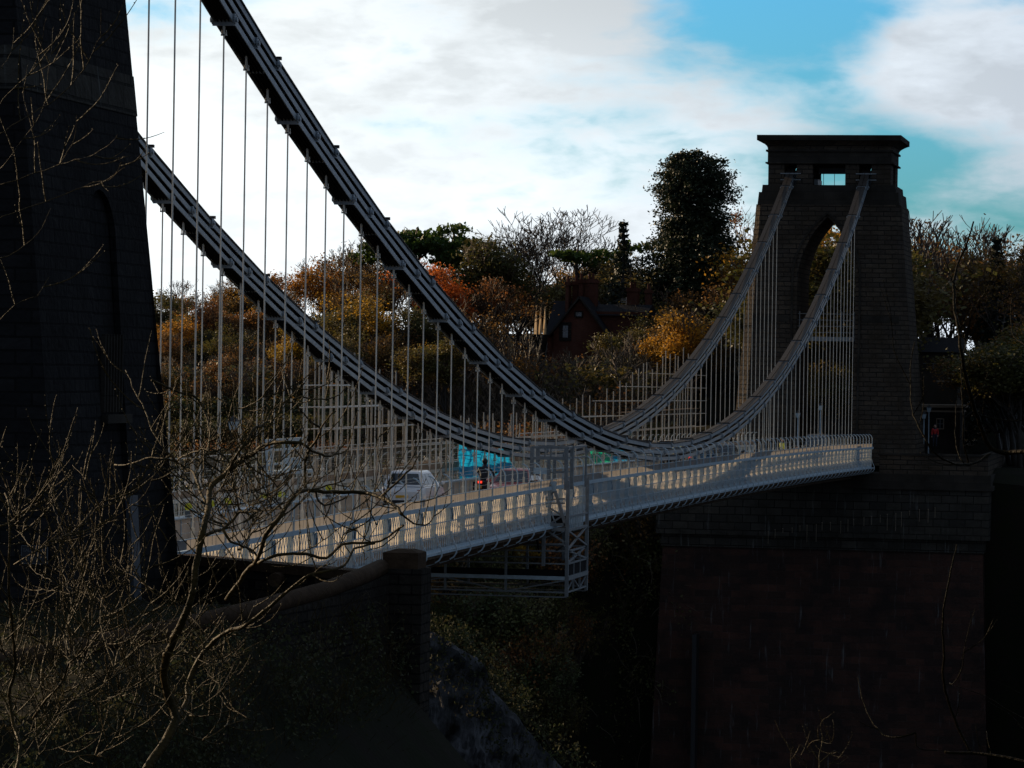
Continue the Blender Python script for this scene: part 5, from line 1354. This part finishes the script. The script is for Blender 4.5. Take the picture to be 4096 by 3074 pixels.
def person(loc,rot,label,coat,legs,pose='stand',cat='person',hat=None,group=None):
    root=empty('person',loc,label,cat,group); root.rotation_euler=(0,0,rot)
    if pose=='ride':
        J=[((0,0,.86),.15),((0,.10,1.10),.15),((0,.24,1.36),.17),((0,.30,1.50),.075),((0,.34,1.60),.09),((0,.36,1.72),.10),
           ((.20,.24,1.40),.075),((.34,.42,1.20),.055),((.34,.68,1.08),.042),((.33,.76,1.06),.045),
           ((-.20,.24,1.40),.075),((-.34,.42,1.20),.055),((-.34,.68,1.08),.042),((-.33,.76,1.06),.045),
           ((.14,.02,.82),.11),((.24,.44,.72),.085),((.22,.20,.36),.06),((.22,.22,.26),.05),((.22,.38,.24),.04),
           ((-.14,.02,.82),.11),((-.24,.44,.72),.085),((-.22,.20,.36),.06),((-.22,.22,.26),.05),((-.22,.38,.24),.04)]
    else:
        a=.08 if pose=='stand' else .34
        J=[((0,0,.95),.14),((0,.01,1.18),.13),((0,.0,1.40),.15),((0,.01,1.52),.06),((0,.02,1.60),.085),((0,.03,1.70),.085),
           ((.19,0,1.42),.07),((.25,.02,1.14),.05),((.24,.10+a*.5,.92),.038),((.24,.14+a*.5,.84),.04),
           ((-.19,0,1.42),.07),((-.25,.02,1.14),.05),((-.24,.10+a,.95),.038),((-.24,.16+a,.90),.04),
           ((.10,0,.90),.10),((.12,a,.50),.07),((.12,a*.6,.12),.045),((.12,a*.6-.02,.05),.045),((.13,a*.6+.16,.04),.035),
           ((-.10,0,.90),.10),((-.12,-a*.3,.50),.07),((-.12,-a*.9,.12),.045),((-.12,-a*.9-.02,.05),.045),((-.13,-a*.9+.16,.04),.035)]
    E_=[(0,1),(1,2),(2,3),(3,4),(4,5),(2,6),(6,7),(7,8),(8,9),(2,10),(10,11),(11,12),(12,13),(0,14),(14,15),(15,16),(16,17),(17,18),(0,19),(19,20),(20,21),(21,22),(22,23)]
    skin_body('body',J,E_,legs,root)
    # jacket: a looser shell over trunk and arms
    JJ=[(J[k][0],J[k][1]*1.22) for k in (0,1,2)]+[(J[k][0],J[k][1]*1.3) for k in (6,7,8,10,11,12)]
    skin_body('jacket',JJ,[(0,1),(1,2),(2,3),(3,4),(4,5),(2,6),(6,7),(7,8)],coat,root)
    hd=MB(); h=Vector(J[4][0]); hd.ball((h.x,h.y+.015,h.z+.06),.105,12,9,1.2); hd.ball((h.x,h.y+.125,h.z+.05),.018,6,4)
    for s in (1,-1): hd.ball((h.x+s*.1,h.y,h.z+.05),.022,6,4)
    me=hd.mesh('head',MT['skin'],smooth=True); o=bpy.data.objects.new('head',me); COL.objects.link(o); o.parent=root
    hb=MB(); hb.ball((h.x,h.y-.005,h.z+.10),.13 if hat else .115,12,8,1.05); me=hb.mesh('helmet' if hat else 'hair',hat or MT['dark'],smooth=True); o=bpy.data.objects.new('helmet' if hat else 'hair',me); COL.objects.link(o); o.parent=root; o.location=(0,-.03,.02)
    # hands: palm with five bent fingers
    for hi_,sx in ((9,1),(13,-1)):
        c=Vector(J[hi_][0]); dirn=(c-Vector(J[hi_-1][0])).normalized(); hb=MB()
        hb.tube([c-dirn*.03,c+dirn*.05],[.032,.036],8)
        side=dirn.cross(Vector((0,0,1))); side=side.normalized() if side.length>.1 else Vector((0,1,0)); dn=Vector((0,0,-1))
        for q,(o_,l) in enumerate(((-.027,.060),(-.009,.072),(.009,.068),(.027,.052))):
            p=c+dirn*.05+side*o_; hb.tube([p,p+dirn*l*.45,p+dirn*l*.75+dn*l*.35,p+dirn*l*.6+dn*l*.75],[.010,.009,.008,.007],5)
        p=c+side*sx*.03; hb.tube([p,p+side*sx*.025+dirn*.03,p+side*sx*.03+dirn*.055+dn*.01],[.011,.010,.008],5)
        me=hb.mesh('hand',MT['skin'] if pose!='ride' else MT['dark'],smooth=True); o=bpy.data.objects.new('hand',me); COL.objects.link(o); o.parent=root
    return root
def motorcycle(loc):
    root=empty('motorcycle',loc,'motorcycle with lit red tail lamp being ridden away across the bridge','motorcycle')
    def part(mb,n,m,par=root,sm=False): 
        me=mb.mesh(n,m,smooth=sm); o=bpy.data.objects.new(n,me); COL.objects.link(o); o.parent=par; return o
    for y in (-.68,.72):
        b=MB(); N=20; b.tube([(0,y+.25*math.cos(2*PI*k/N),.32+.25*math.sin(2*PI*k/N)) for k in range(N+1)],.065,8,cap=False); w=part(b,'wheel',MT['dark'],sm=True)
        b=MB(); b.tube([(-.03,y,.32),(.03,y,.32)],.10,12); 
        for k in range(6): b.bar((0,y,.32),(0,y+.2*math.cos(k*PI/3),.32+.2*math.sin(k*PI/3)),.02)
        part(b,'rim',MT['silver'],w)
    b=MB(); b.ring([[(-.13,-.75,.82),(.13,-.75,.82),(.10,-.75,.92),(-.10,-.75,.92)],[(-.17,-.2,.72),(.17,-.2,.72),(.14,-.2,.84),(-.14,-.2,.84)],[(-.16,.15,.74),(.16,.15,.74),(.13,.15,.86),(-.13,.15,.86)]]); part(b,'seat',MT['jacket'])
    b=MB(); b.ring([[(-.14,.12,.62),(.14,.12,.62),(.16,.15,.90),(-.16,.15,.90)],[(-.18,.35,.60),(.18,.35,.60),(.17,.35,.98),(-.17,.35,.98)],[(-.10,.62,.70),(.10,.62,.70),(.09,.6,.94),(-.09,.6,.94)]]); part(b,'fuel_tank',MT['redcoat'])
    b=MB(); b.box(-.17,.17,-.2,.3,.28,.60); part(b,'engine',MT['grey'])
    b=MB(); b.tube([(.16,.1,.3),(.19,-.3,.32),(.2,-.85,.42)],[.03,.04,.055],8); part(b,'exhaust',MT['silver'])
    b=MB(); b.bar((-.1,.72,.32),(-.1,.52,1.0),.04); b.bar((.1,.72,.32),(.1,.52,1.0),.04); part(b,'fork',MT['silver'])
    b=MB(); b.tube([(-.38,.62,1.05),(-.2,.55,1.06),(.2,.55,1.06),(.38,.62,1.05)],.018,6); part(b,'handlebar',MT['dark'])
    for s in (-1,1):
        b=MB(); b.box(s*.20-.12,s*.20+.12,-.85,-.40,.48,.84); part(b,'pannier',MT['jacket'])
        b=MB(); b.ball((s*.42,.58,1.22),.06,8,5); part(b,'mirror',MT['dark'])
    b=MB(); b.box(-.09,.09,-.90,-.82,.78,.88); part(b,'tail_lamp',MT['redlamp'])
    b=MB(); b.box(-.10,.10,-.93,-.915,.56,.70); part(b,'number_plate',MT['yplate'])
ym=-31.2
motorcycle((-3.75,ym,road(ym)))
person((-3.75,ym-.12,road(ym)),0,'motorcyclist in a black jacket riding away in front of the large teal tarpaulin',MT['jacket'],MT['denim'],'ride',hat=MT['jacket'])
for px,y,x,lab,coat,lg,ps in ((2700,55,-4.9,'worker in a yellow hi-vis jacket standing left of the dark blue hatchback',MT['yellow'],MT['denim'],'stand'),
    (2730,60,-5.0,'second worker in yellow hi-vis jacket near the dark blue hatchback',MT['yellow'],MT['jacket'],'walk'),
    (2664,0,-.35,'person crouched low in black clothes behind the near parapet at mid bridge',MT['jacket'],MT['jacket'],'stand'),
    (2977,0,.8,'pedestrian in dark clothes on the near footway past the cars',MT['jacket'],MT['denim'],'walk'),
    (3024,0,.8,'pedestrian with dark hat on the near footway farther along',MT['jacket'],MT['denim'],'walk'),
    (3128,0,-2.6,'worker in yellow hi-vis close to the far tower',MT['yellow'],MT['denim'],'stand'),
    (3186,0,.8,'pedestrian in an orange top on the near footway close to the far tower',MT['orange'],MT['denim'],'walk'),
    (3226,0,.8,'pedestrian in black beside the one in the orange top',MT['jacket'],MT['jacket'],'walk'),
    (3275,0,.7,'person leaning in yellow and black near the end of the near footway',MT['yellow'],MT['jacket'],'walk')):
    p=hit(px,1800,0,x); person((x,p.y,dz(p.y)+(.06 if x>-.3 else .40)),rnd.uniform(0,6.2),lab,coat,lg,ps)
p=hit(3640+300/3.0175,1350+1310/3.0175,1,112); person((p.x,112,p.z-.05),PI,'person in a bright red coat beside the far tower',MT['redcoat'],MT['denim'],'stand')
def cone(px,x,lab):
    p=hit(px,1800,0,x); root=empty('traffic_cone',(x,p.y,dz(p.y)+.405),lab,'traffic cone')
    b=MB(); b.box(x-.22,x+.22,p.y-.22,p.y+.22,dz(p.y)+.405,dz(p.y)+.45); b.build('base',MT['dark'],root)
    b=MB(); b.tube([(x,p.y,dz(p.y)+.45),(x,p.y,dz(p.y)+1.3)],[.17,.03],12); b.build('cone_body',MT['orange'],root)
    b=MB(); b.tube([(x,p.y,dz(p.y)+.85),(x,p.y,dz(p.y)+1.03)],[.112,.082],12); b.build('white_band',MT['white'],root)
cone(2603,-.8,'orange traffic cone at mid bridge left of the crouching person'); cone(2692,-.8,'orange traffic cone between the hi-vis workers and the crouching person'); cone(2772,-.9,'orange traffic cone just left of the dark blue hatchback'); cone(2645,-1.2,'orange traffic cone partly behind the low point of the near chain')
def lantern(x,y,z0,h,lab,double=False):
    root=empty('lamp_post',(x,y,z0),lab,'lamp post')
    b=MB(); b.tube([(x,y,z0),(x,y,z0+.5),(x,y,z0+.55),(x,y,z0+h)],[.10,.09,.055,.04],8); b.build('post',MT['paint'],root)
    b=MB(); b.ring([[(x+c*.11,y+s*.11,z0+h) for c,s in ((-1,-1),(1,-1),(1,1),(-1,1))],[(x+c*.19,y+s*.19,z0+h+.38) for c,s in ((-1,-1),(1,-1),(1,1),(-1,1))]]); b.build('lantern_glass',MT['paint'],root)
    b=MB(); b.ring([[(x+c*.22,y+s*.22,z0+h+.38) for c,s in ((-1,-1),(1,-1),(1,1),(-1,1))],[(x+c*.05,y+s*.05,z0+h+.58) for c,s in ((-1,-1),(1,-1),(1,1),(-1,1))]]); b.tube([(x,y,z0+h+.55),(x,y,z0+h+.78)],.02,5); b.build('lantern_cap',MT['dark'],root)
def lan_px(px,py,y,lab):
    p=hit(px,py,1,y); z=dz(min(y,98))-.1 if y<98 else -1.0; lantern(p.x,y,z,p.z-z-.2,lab)
lan_px(3192,1662,99.5,'white lantern lamp post standing before the arch of the far tower, left of two')
lan_px(3282,1632,100,'white lantern lamp post standing before the arch of the far tower, right of two')
lan_px(3696,1666,110,'lantern post with white glass outside the toll house, nearer the tower')
lan_px(3716,1640,116,'lantern post with white glass outside the toll house, behind the red-coated person')
p=hit(950,1700,0,-6.1); 
root=empty('hanging_lantern',(p.x-.15,p.y,p.z-.2),'pale lantern hanging on a rod of the far chain near the left','lantern')
b=MB(); b.ring([[(p.x-.15+c*.10,p.y+s*.10,p.z-.2) for c,s in ((-1,-1),(1,-1),(1,1),(-1,1))],[(p.x-.15+c*.17,p.y+s*.17,p.z+.12) for c,s in ((-1,-1),(1,-1),(1,1),(-1,1))]]); b.build('glass',MT['paint'],root)
b=MB(); b.ring([[(p.x-.15+c*.19,p.y+s*.19,p.z+.12) for c,s in ((-1,-1),(1,-1),(1,1),(-1,1))],[(p.x-.15+c*.04,p.y+s*.04,p.z+.3) for c,s in ((-1,-1),(1,-1),(1,1),(-1,1))]]); b.tube([(p.x-.15,p.y,p.z+.28),(p.x-.15,p.y,p.z+.5),(p.x,p.y,p.z+.6)],.015,5); b.build('cap',MT['dark'],root)
def signal(px,py,y):
    p=hit(px,py,1,y); z0=dz(y); root=empty('traffic_signal',(p.x,y,z0),'traffic signal showing red at the far end of the deck','traffic signal')
    b=MB(); b.tube([(p.x,y,z0),(p.x,y,p.z-.6)],.05,6); b.build('post',MT['grey'],root)
    b=MB(); b.box(p.x-.16,p.x+.16,y,y+.2,p.z-.75,p.z+.2); h=b.build('head',MT['dark'],root)
    b=MB(); b.tube([(p.x,y-.03,p.z),(p.x,y-.005,p.z)],.10,12); b.build('red_lens',MT['redlamp'],h)
signal(3308,1757,90)
def yellow_lamps():
    proto=None
    for px,py in ((772,2020),(862,2026),(930,2018),(1070,2000),(1142,1994),(1330,1950)):
        p=hit(px,py,0,-5.75); z=dz(p.y)+1.12
        if proto is None:
            root=empty('hazard_lamp',(-5.9,p.y,z),'yellow hazard lamp standing on the far girder near the left','hazard lamp','yellow hazard lamps on the far girder')
            b=MB(); b.box(-6.0,-5.8,p.y-.10,p.y+.10,z,z+.2); b.build('battery_box',MT['grey'],root)
            b=MB(); b.tube([(-5.9,p.y-.04,z+.33),(-5.9,p.y+.04,z+.33)],.13,12); b.build('lens',MT['yellow'],root); proto=root
        else: copy_tree(proto,None,(-5.9,p.y,z))
yellow_lamps()

# ================================================================== FOREGROUND BARE TREES
def branch_tree(name,label,limbs,dist,seed,shoots=1.0,m='barkf'):
    r=random.Random(seed)
    b0=along(limbs[0][0][0][0],limbs[0][0][0][1],dist); root=empty(name,b0,label,'tree'); wood=MB(); tw=MB()
    for li,(pts,w0,w1) in enumerate(limbs):
        n=len(pts); dd=[dist+ (li%5-2)*.35+.25*math.sin(li*1.7+k*.6) for k in range(n)]
        P=[along(x,y,dd[k]) for k,(x,y) in enumerate(pts)]
        # resample smoothly
        Q=[]
        for k in range(n-1):
            p0=P[max(0,k-1)];p1=P[k];p2=P[k+1];p3=P[min(n-1,k+2)]
            L_=max(2,int((p2-p1).length/.045)); L_=min(L_,14)
            for j in range(L_):
                t=j/L_; q=.5*((2*p1)+(p2-p0)*t+(2*p0-5*p1+4*p2-p3)*t*t+(3*p1-p0-3*p2+p3)*t*t*t); Q.append(q+Vector((r.gauss(0,1),r.gauss(0,1),r.gauss(0,1)))*.0022)
        Q.append(P[-1]); N=len(Q)
        px=dist/FPX
        rad=[lerp(w0,w1,k/(N-1))*px*.41*(1+.16*mnoise.noise(Q[k]*9)) for k in range(N)]
        wood.tube(Q,rad,7)
        # shoots
        k=3
        while k<N-1:
            if r.random()<.62*shoots:
                base=Q[k]; ln=r.uniform(.08,.42)*(1.4 if r.random()<.2 else 1); tan=(Q[min(k+1,N-1)]-Q[k-1]).normalized()
                sd=tan.cross(_d).normalized()*r.choice((1,-1)); d=(sd*.8+tan*r.uniform(-.2,.9)+Vector((0,0,.55))+_d*r.uniform(-.5,.5)).normalized()
                S=[base]; q=base
                M_=max(4,int(ln/.035))
                for j in range(M_):
                    d=(d+Vector((r.gauss(0,.09),r.gauss(0,.09),.10))).normalized(); q=q+d*(ln/M_); S.append(q)
                tw.tube(S,[lerp(.0034,.0013,j/M_) for j in range(M_+1)],4)
                for j in range(1,M_+1):
                    if r.random()<.8:
                        o=S[j]+Vector((r.gauss(0,.003),r.gauss(0,.003),.002)); tw.ball(tuple(o),r.uniform(.0024,.0042),4,3,1.4)
                if r.random()<.35 and ln>.15:
                    q=S[M_//2]; d2=(d+Vector((r.uniform(-.7,.7),r.uniform(-.5,.5),.3))).normalized(); T=[q]
                    for j in range(4): d2=(d2+Vector((r.gauss(0,.1),0,.15))).normalized(); q=q+d2*ln*.14; T.append(q); tw.ball(tuple(q),.003,4,3,1.4)
                    tw.tube(T,[.0022,.002,.0017,.0014,.001],3)
            k+=r.randint(1,4)
    wood.build('trunk',MT[m],root,smooth=True); tw.build('twigs',MT[m],root)
c6=lambda L_:[(600+x/1.844,1500+y/1.844) for x,y in L_]
c7=lambda L_:[(x/1.055,1500+y/1.055) for x,y in L_]
u=lambda L_:[(x*1.8517,y*1.8517) for x,y in L_]
T1=[(c7([(610,1680),(700,1540),(742,1450),(715,1370),(690,1270),(705,1185),(745,1090),(790,1000),(815,900)])+c6([(385,1190),(420,1030),(438,930),(455,815),(560,730),(620,665)]),46,26),
 (c6([(620,665),(700,610),(780,570),(840,522),(960,503),(1110,506),(1185,553),(1262,590),(1330,600),(1400,560),(1450,480)]),24,7),
 (c6([(560,730),(480,690),(420,650),(385,590),(440,545),(520,580),(590,650)]),9,6),
 (c6([(425,945),(385,900),(345,785),(320,720),(270,690),(195,645),(180,620),(120,560),(60,470),(0,350)]),18,6),
 (c6([(330,740),(360,680),(400,600),(440,490),(490,448)]),10,4),
 (c6([(195,640),(250,600),(330,570),(400,545),(480,575),(560,600)]),9,5),
 (c6([(600,680),(640,590),(700,510),(760,405),(830,370),(900,262),(1000,195),(1060,130),(1140,60)]),15,6),
 (c6([(400,1190),(470,1160),(540,1140),(610,1070),(665,1012),(740,1010),(830,1000),(980,990)]),20,6),
 (c6([(665,1012),(740,1040),(760,1100),(700,1150),(730,1210)]),10,4),
 (c6([(660,1010),(640,900),(610,780),(590,700),(570,560),(600,430),(625,280)]),9,4),
 (c6([(540,1140),(590,1230),(660,1255),(720,1275),(760,1320)]),13,7),
 (c6([(10,40),(160,110),(320,155),(370,210),(415,320),(440,420),(425,540),(350,690)]),12,6),
 (c6([(500,170),(640,250),(740,220),(830,160),(860,60)]),8,4),
 (c6([(240,520),(270,450),(340,400),(410,345)]),6,3),
 (c6([(520,280),(500,420),(520,520),(545,600)]),6,3),
 (c7([(0,640),(60,612),(150,530),(215,420),(262,300)]),10,4),
 (c7([(660,1075),(580,1090),(540,1112),(500,1170),(488,1230),(500,1300),(520,1370),(600,1400),(690,1385)]),15,9),
 (c7([(345,915),(430,985),(520,1010),(640,1120)]),7,4),
 (c7([(270,1290),(300,1210),(285,1120),(300,1010),(345,915),(352,850),(372,700),(440,625),(510,615)]),11,4),
 (c7([(110,935),(180,930),(240,900),(345,912),(430,960),(470,1030)]),9,4),
 (c7([(480,380),(560,372),(640,350),(700,352),(745,365)]),9,6),
 (c7([(745,365),(700,325),(650,250),(610,150),(560,50),(530,-20)]),9,4),
 (u([(0,290),(60,250),(120,215),(180,150),(215,80),(218,20)]),5,3),
 (u([(0,400),(60,380),(130,355),(190,340),(240,310),(255,290)]),5,2),
 (u([(0,365),(50,300),(90,240),(105,160),(115,60)]),4,2),
 (u([(0,560),(40,540),(80,505),(110,450)]),4,2),(u([(0,470),(60,450),(140,420),(200,395),(245,385),(262,350)]),5,2),(u([(0,225),(30,190),(70,150),(90,90),(100,40)]),4,2),(u([(0,690),(45,650),(80,640),(105,600)]),4,2),(u([(0,150),(25,110),(30,60)]),3,2),(u([(60,250),(50,200),(60,140)]),3,2),(u([(130,355),(160,300),(165,250)]),3,2)]
T5=[(c7([(742,1450),(790,1380),(800,1290),(860,1170),(930,1100),(1000,1068),(1055,1045)])+c6([(1060,1560),(1200,1470),(1330,1440),(1430,1405),(1500,1290),(1560,1270),(1660,1245)]),27,9),
 (c6([(560,1660),(640,1560),(720,1435),(790,1375),(850,1200),(900,1120),(960,1040),(1060,900),(1150,850),(1290,866),(1430,870),(1560,868),(1700,905),(1800,960),(1860,1030)]),22,17),
 (c6([(1700,905),(1760,850),(1850,760),(1930,690),(1980,600)]),14,7),
 (c6([(1860,1030),(1940,1090),(2030,1110),(2090,1050),(2100,960)]),10,5),
 (c6([(1700,905),(1600,860),(1540,800),(1500,720)]),6,3),
 (c6([(1860,1030),(1900,970),(1960,930),(1965,890)]),6,3),
 (c6([(800,1385),(900,1345),(1000,1320),(1150,1318),(1295,1355),(1420,1252),(1560,1240),(1700,1225),(1820,1150),(1870,1110)]),17,10),
 (c6([(1215,850),(1240,930),(1290,960),(1380,935),(1450,900)]),11,8),
 (c6([(1150,850),(1140,720),(1168,565),(1235,470),(1262,392),(1310,320),(1370,270)]),18,6),
 (c6([(1262,392),(1190,350),(1130,285),(1080,210),(1050,185),(1000,60),(975,-30)]),12,5),
 (c6([(1050,180),(1110,165),(1180,175),(1300,180),(1400,140),(1450,80)]),10,4),
 (c6([(1100,100),(1200,105),(1310,70),(1390,10)]),8,4),
 (c6([(1860,1110),(1800,1190),(1720,1260),(1600,1300)]),8,4),
 (c6([(980,1000),(930,920),(940,830),(880,760),(820,700)]),10,4),
 (c6([(940,830),(990,750),(1050,700)]),6,3),
 (c6([(1190,850),(1300,820),(1400,790),(1450,740),(1500,560)]),9,4),
 (c6([(820,1380),(760,1300),(700,1270),(650,1290)]),12,10),
 (c7([(800,1440),(880,1440),(980,1415),(1060,1420)]),9,5),(c7([(790,1500),(860,1540),(960,1480),(1060,1450)]),8,4),
 (c7([(930,1100),(940,1200),(930,1300),(900,1400)]),6,3)]
T9=[(c7([(60,1700),(85,1560),(60,1480),(40,1350),(62,1250),(58,1100),(42,950),(35,820),(42,700),(40,560),(20,500)]),20,8),
 (c7([(145,1450),(200,1370),(265,1290),(290,1215),(370,1150),(385,1060),(400,900)]),13,5),
 (c7([(150,1440),(170,1600),(230,1480),(270,1380)]),7,4),
 (c7([(290,1190),(340,1200),(420,1290),(470,1300)]),9,5),
 (c7([(240,1660),(330,1610),(400,1605),(450,1620)]),10,6),
 (c7([(430,950),(425,1050),(450,1150),(490,1250)]),9,6),
 (c7([(60,800),(130,760),(210,700),(300,640),(400,630)]),7,4),
 (c7([(40,620),(120,640),(200,690),(300,690),(420,640),(510,600)]),6,3),
 (c7([(260,1380),(350,1370),(430,1380),(490,1350)]),6,4)]
def extra(T,n,seed,box):
    r=random.Random(seed); out=[]; k=0
    while len(out)<n and k<n*30:
        k+=1; pts,w0,w1=r.choice(T); i=r.randrange(len(pts)-1); t=r.random(); x=lerp(pts[i][0],pts[i+1][0],t); y=lerp(pts[i][1],pts[i+1][1],t)
        if not(box[0]<x<box[2] and box[1]<y<box[3]): continue
        a=R(r.choice((1,-1))*r.uniform(15,80)); L_=r.uniform(140,460); m=7; P=[(x,y)]; cv=-a*.11+r.uniform(-.06,.06)
        for j in range(m): x+=math.sin(a)*L_/m; y-=math.cos(a)*L_/m; a+=cv+r.gauss(0,.11); P.append((x,y))
        out.append((P,r.uniform(3.6,7.0),2.0))
    return T+out
T1=extra(T1,46,5,(0,1900,1100,3074)); T5=extra(T5,26,6,(500,2000,1500,3074)); T9=extra(T9,34,7,(0,1900,700,3074))
branch_tree('foreground_tree','leafless tree with a thick curving trunk filling the lower left in front of the bridge',T1,17.5,1,1.5)
branch_tree('foreground_tree','leafless tree whose long branch reaches right across the white car',T5,18.5,2,.9)
branch_tree('foreground_tree','thin leafless tree at the extreme lower left corner',T9,16.5,3,1.6)
cR=lambda L_:[(3500+x/1.3826,800+y/1.3826) for x,y in L_]
cB=lambda L_:[(2600+x/1.479,2000+y/1.479) for x,y in L_]
TR=[(cR([(900,1400),(824,1392),(720,1398),(640,1370),(600,1290),(560,1180),(520,1060),(492,930),(478,850),(462,720),(445,620),(434,490),(450,380),(480,310),(520,210),(545,122)]),26,8),
 (cR([(640,1400),(590,1440),(520,1462),(440,1460),(370,1430),(310,1380),(262,1290),(216,1190),(198,1100),(200,900),(222,785)]),12,5),
 (cR([(515,1460),(490,1330),(490,1200),(480,1050),(478,900),(512,770)]),8,5),(cR([(490,1450),(455,1390),(445,1250),(452,1110)]),7,4),
 (cR([(560,1180),(620,1200),(700,1215),(824,1220)]),8,6),(cR([(600,1290),(590,1240),(605,1100)]),5,3),(cR([(445,620),(455,500),(482,395)]),6,3),(cR([(900,900),(830,800),(770,760),(750,650),(760,540)]),9,5),
 (cB([(1900,1500),(1840,1380),(1770,1200),(1735,1060),(1740,900),(1733,700),(1750,560),(1780,420),(1815,265)]),15,7),
 (cB([(1770,1085),(1800,1085),(1850,980),(1865,850),(1925,640)]),6,3),
 (cB([(1570,1375),(1480,1402),(1380,1390),(1300,1290),(1255,1170),(1230,1050)]),9,4),(cB([(1570,1375),(1590,1470),(1700,1480)]),7,5),
 (cB([(1740,1495),(1900,1502),(2080,1520),(2300,1570)]),14,20),(cB([(1960,1500),(1940,1420),(1925,1330)]),6,3),(cB([(2020,1510),(2000,1430),(1990,1370)]),5,3),
 (cB([(2300,1330),(2150,1260),(1980,1160),(1830,1110),(1750,1090)]),5,2),(cB([(2250,1400),(2100,1250),(1960,1180)]),5,2),(cB([(2200,1150),(2060,1080),(1950,1050)]),4,2)]
branch_tree('foreground_tree','few leafless branches rising at the right edge in front of the toll houses',TR,20,4,.35,'barkd')
TS=[(cB([(1010,1640),(1000,1520),(1020,1430),(1010,1330),(1040,1290)]),6,3),(cB([(1000,1500),(930,1480),(960,1430),(1010,1420)]),5,3),(cB([(1010,1430),(1070,1440),(1090,1360),(1080,1300)]),4,2),(cB([(1000,1560),(1080,1490),(1120,1500),(1200,1545)]),5,2),(cB([(850,1640),(830,1540),(845,1460)]),4,2),(cB([(930,1640),(920,1560),(890,1500)]),4,2),(cB([(1100,1640),(1060,1560),(1120,1560),(1170,1520)]),4,2)]
branch_tree('small_tree','small twiggy bare bush catching the sun at the bottom edge below the red abutment',TS,34,6,1.6)
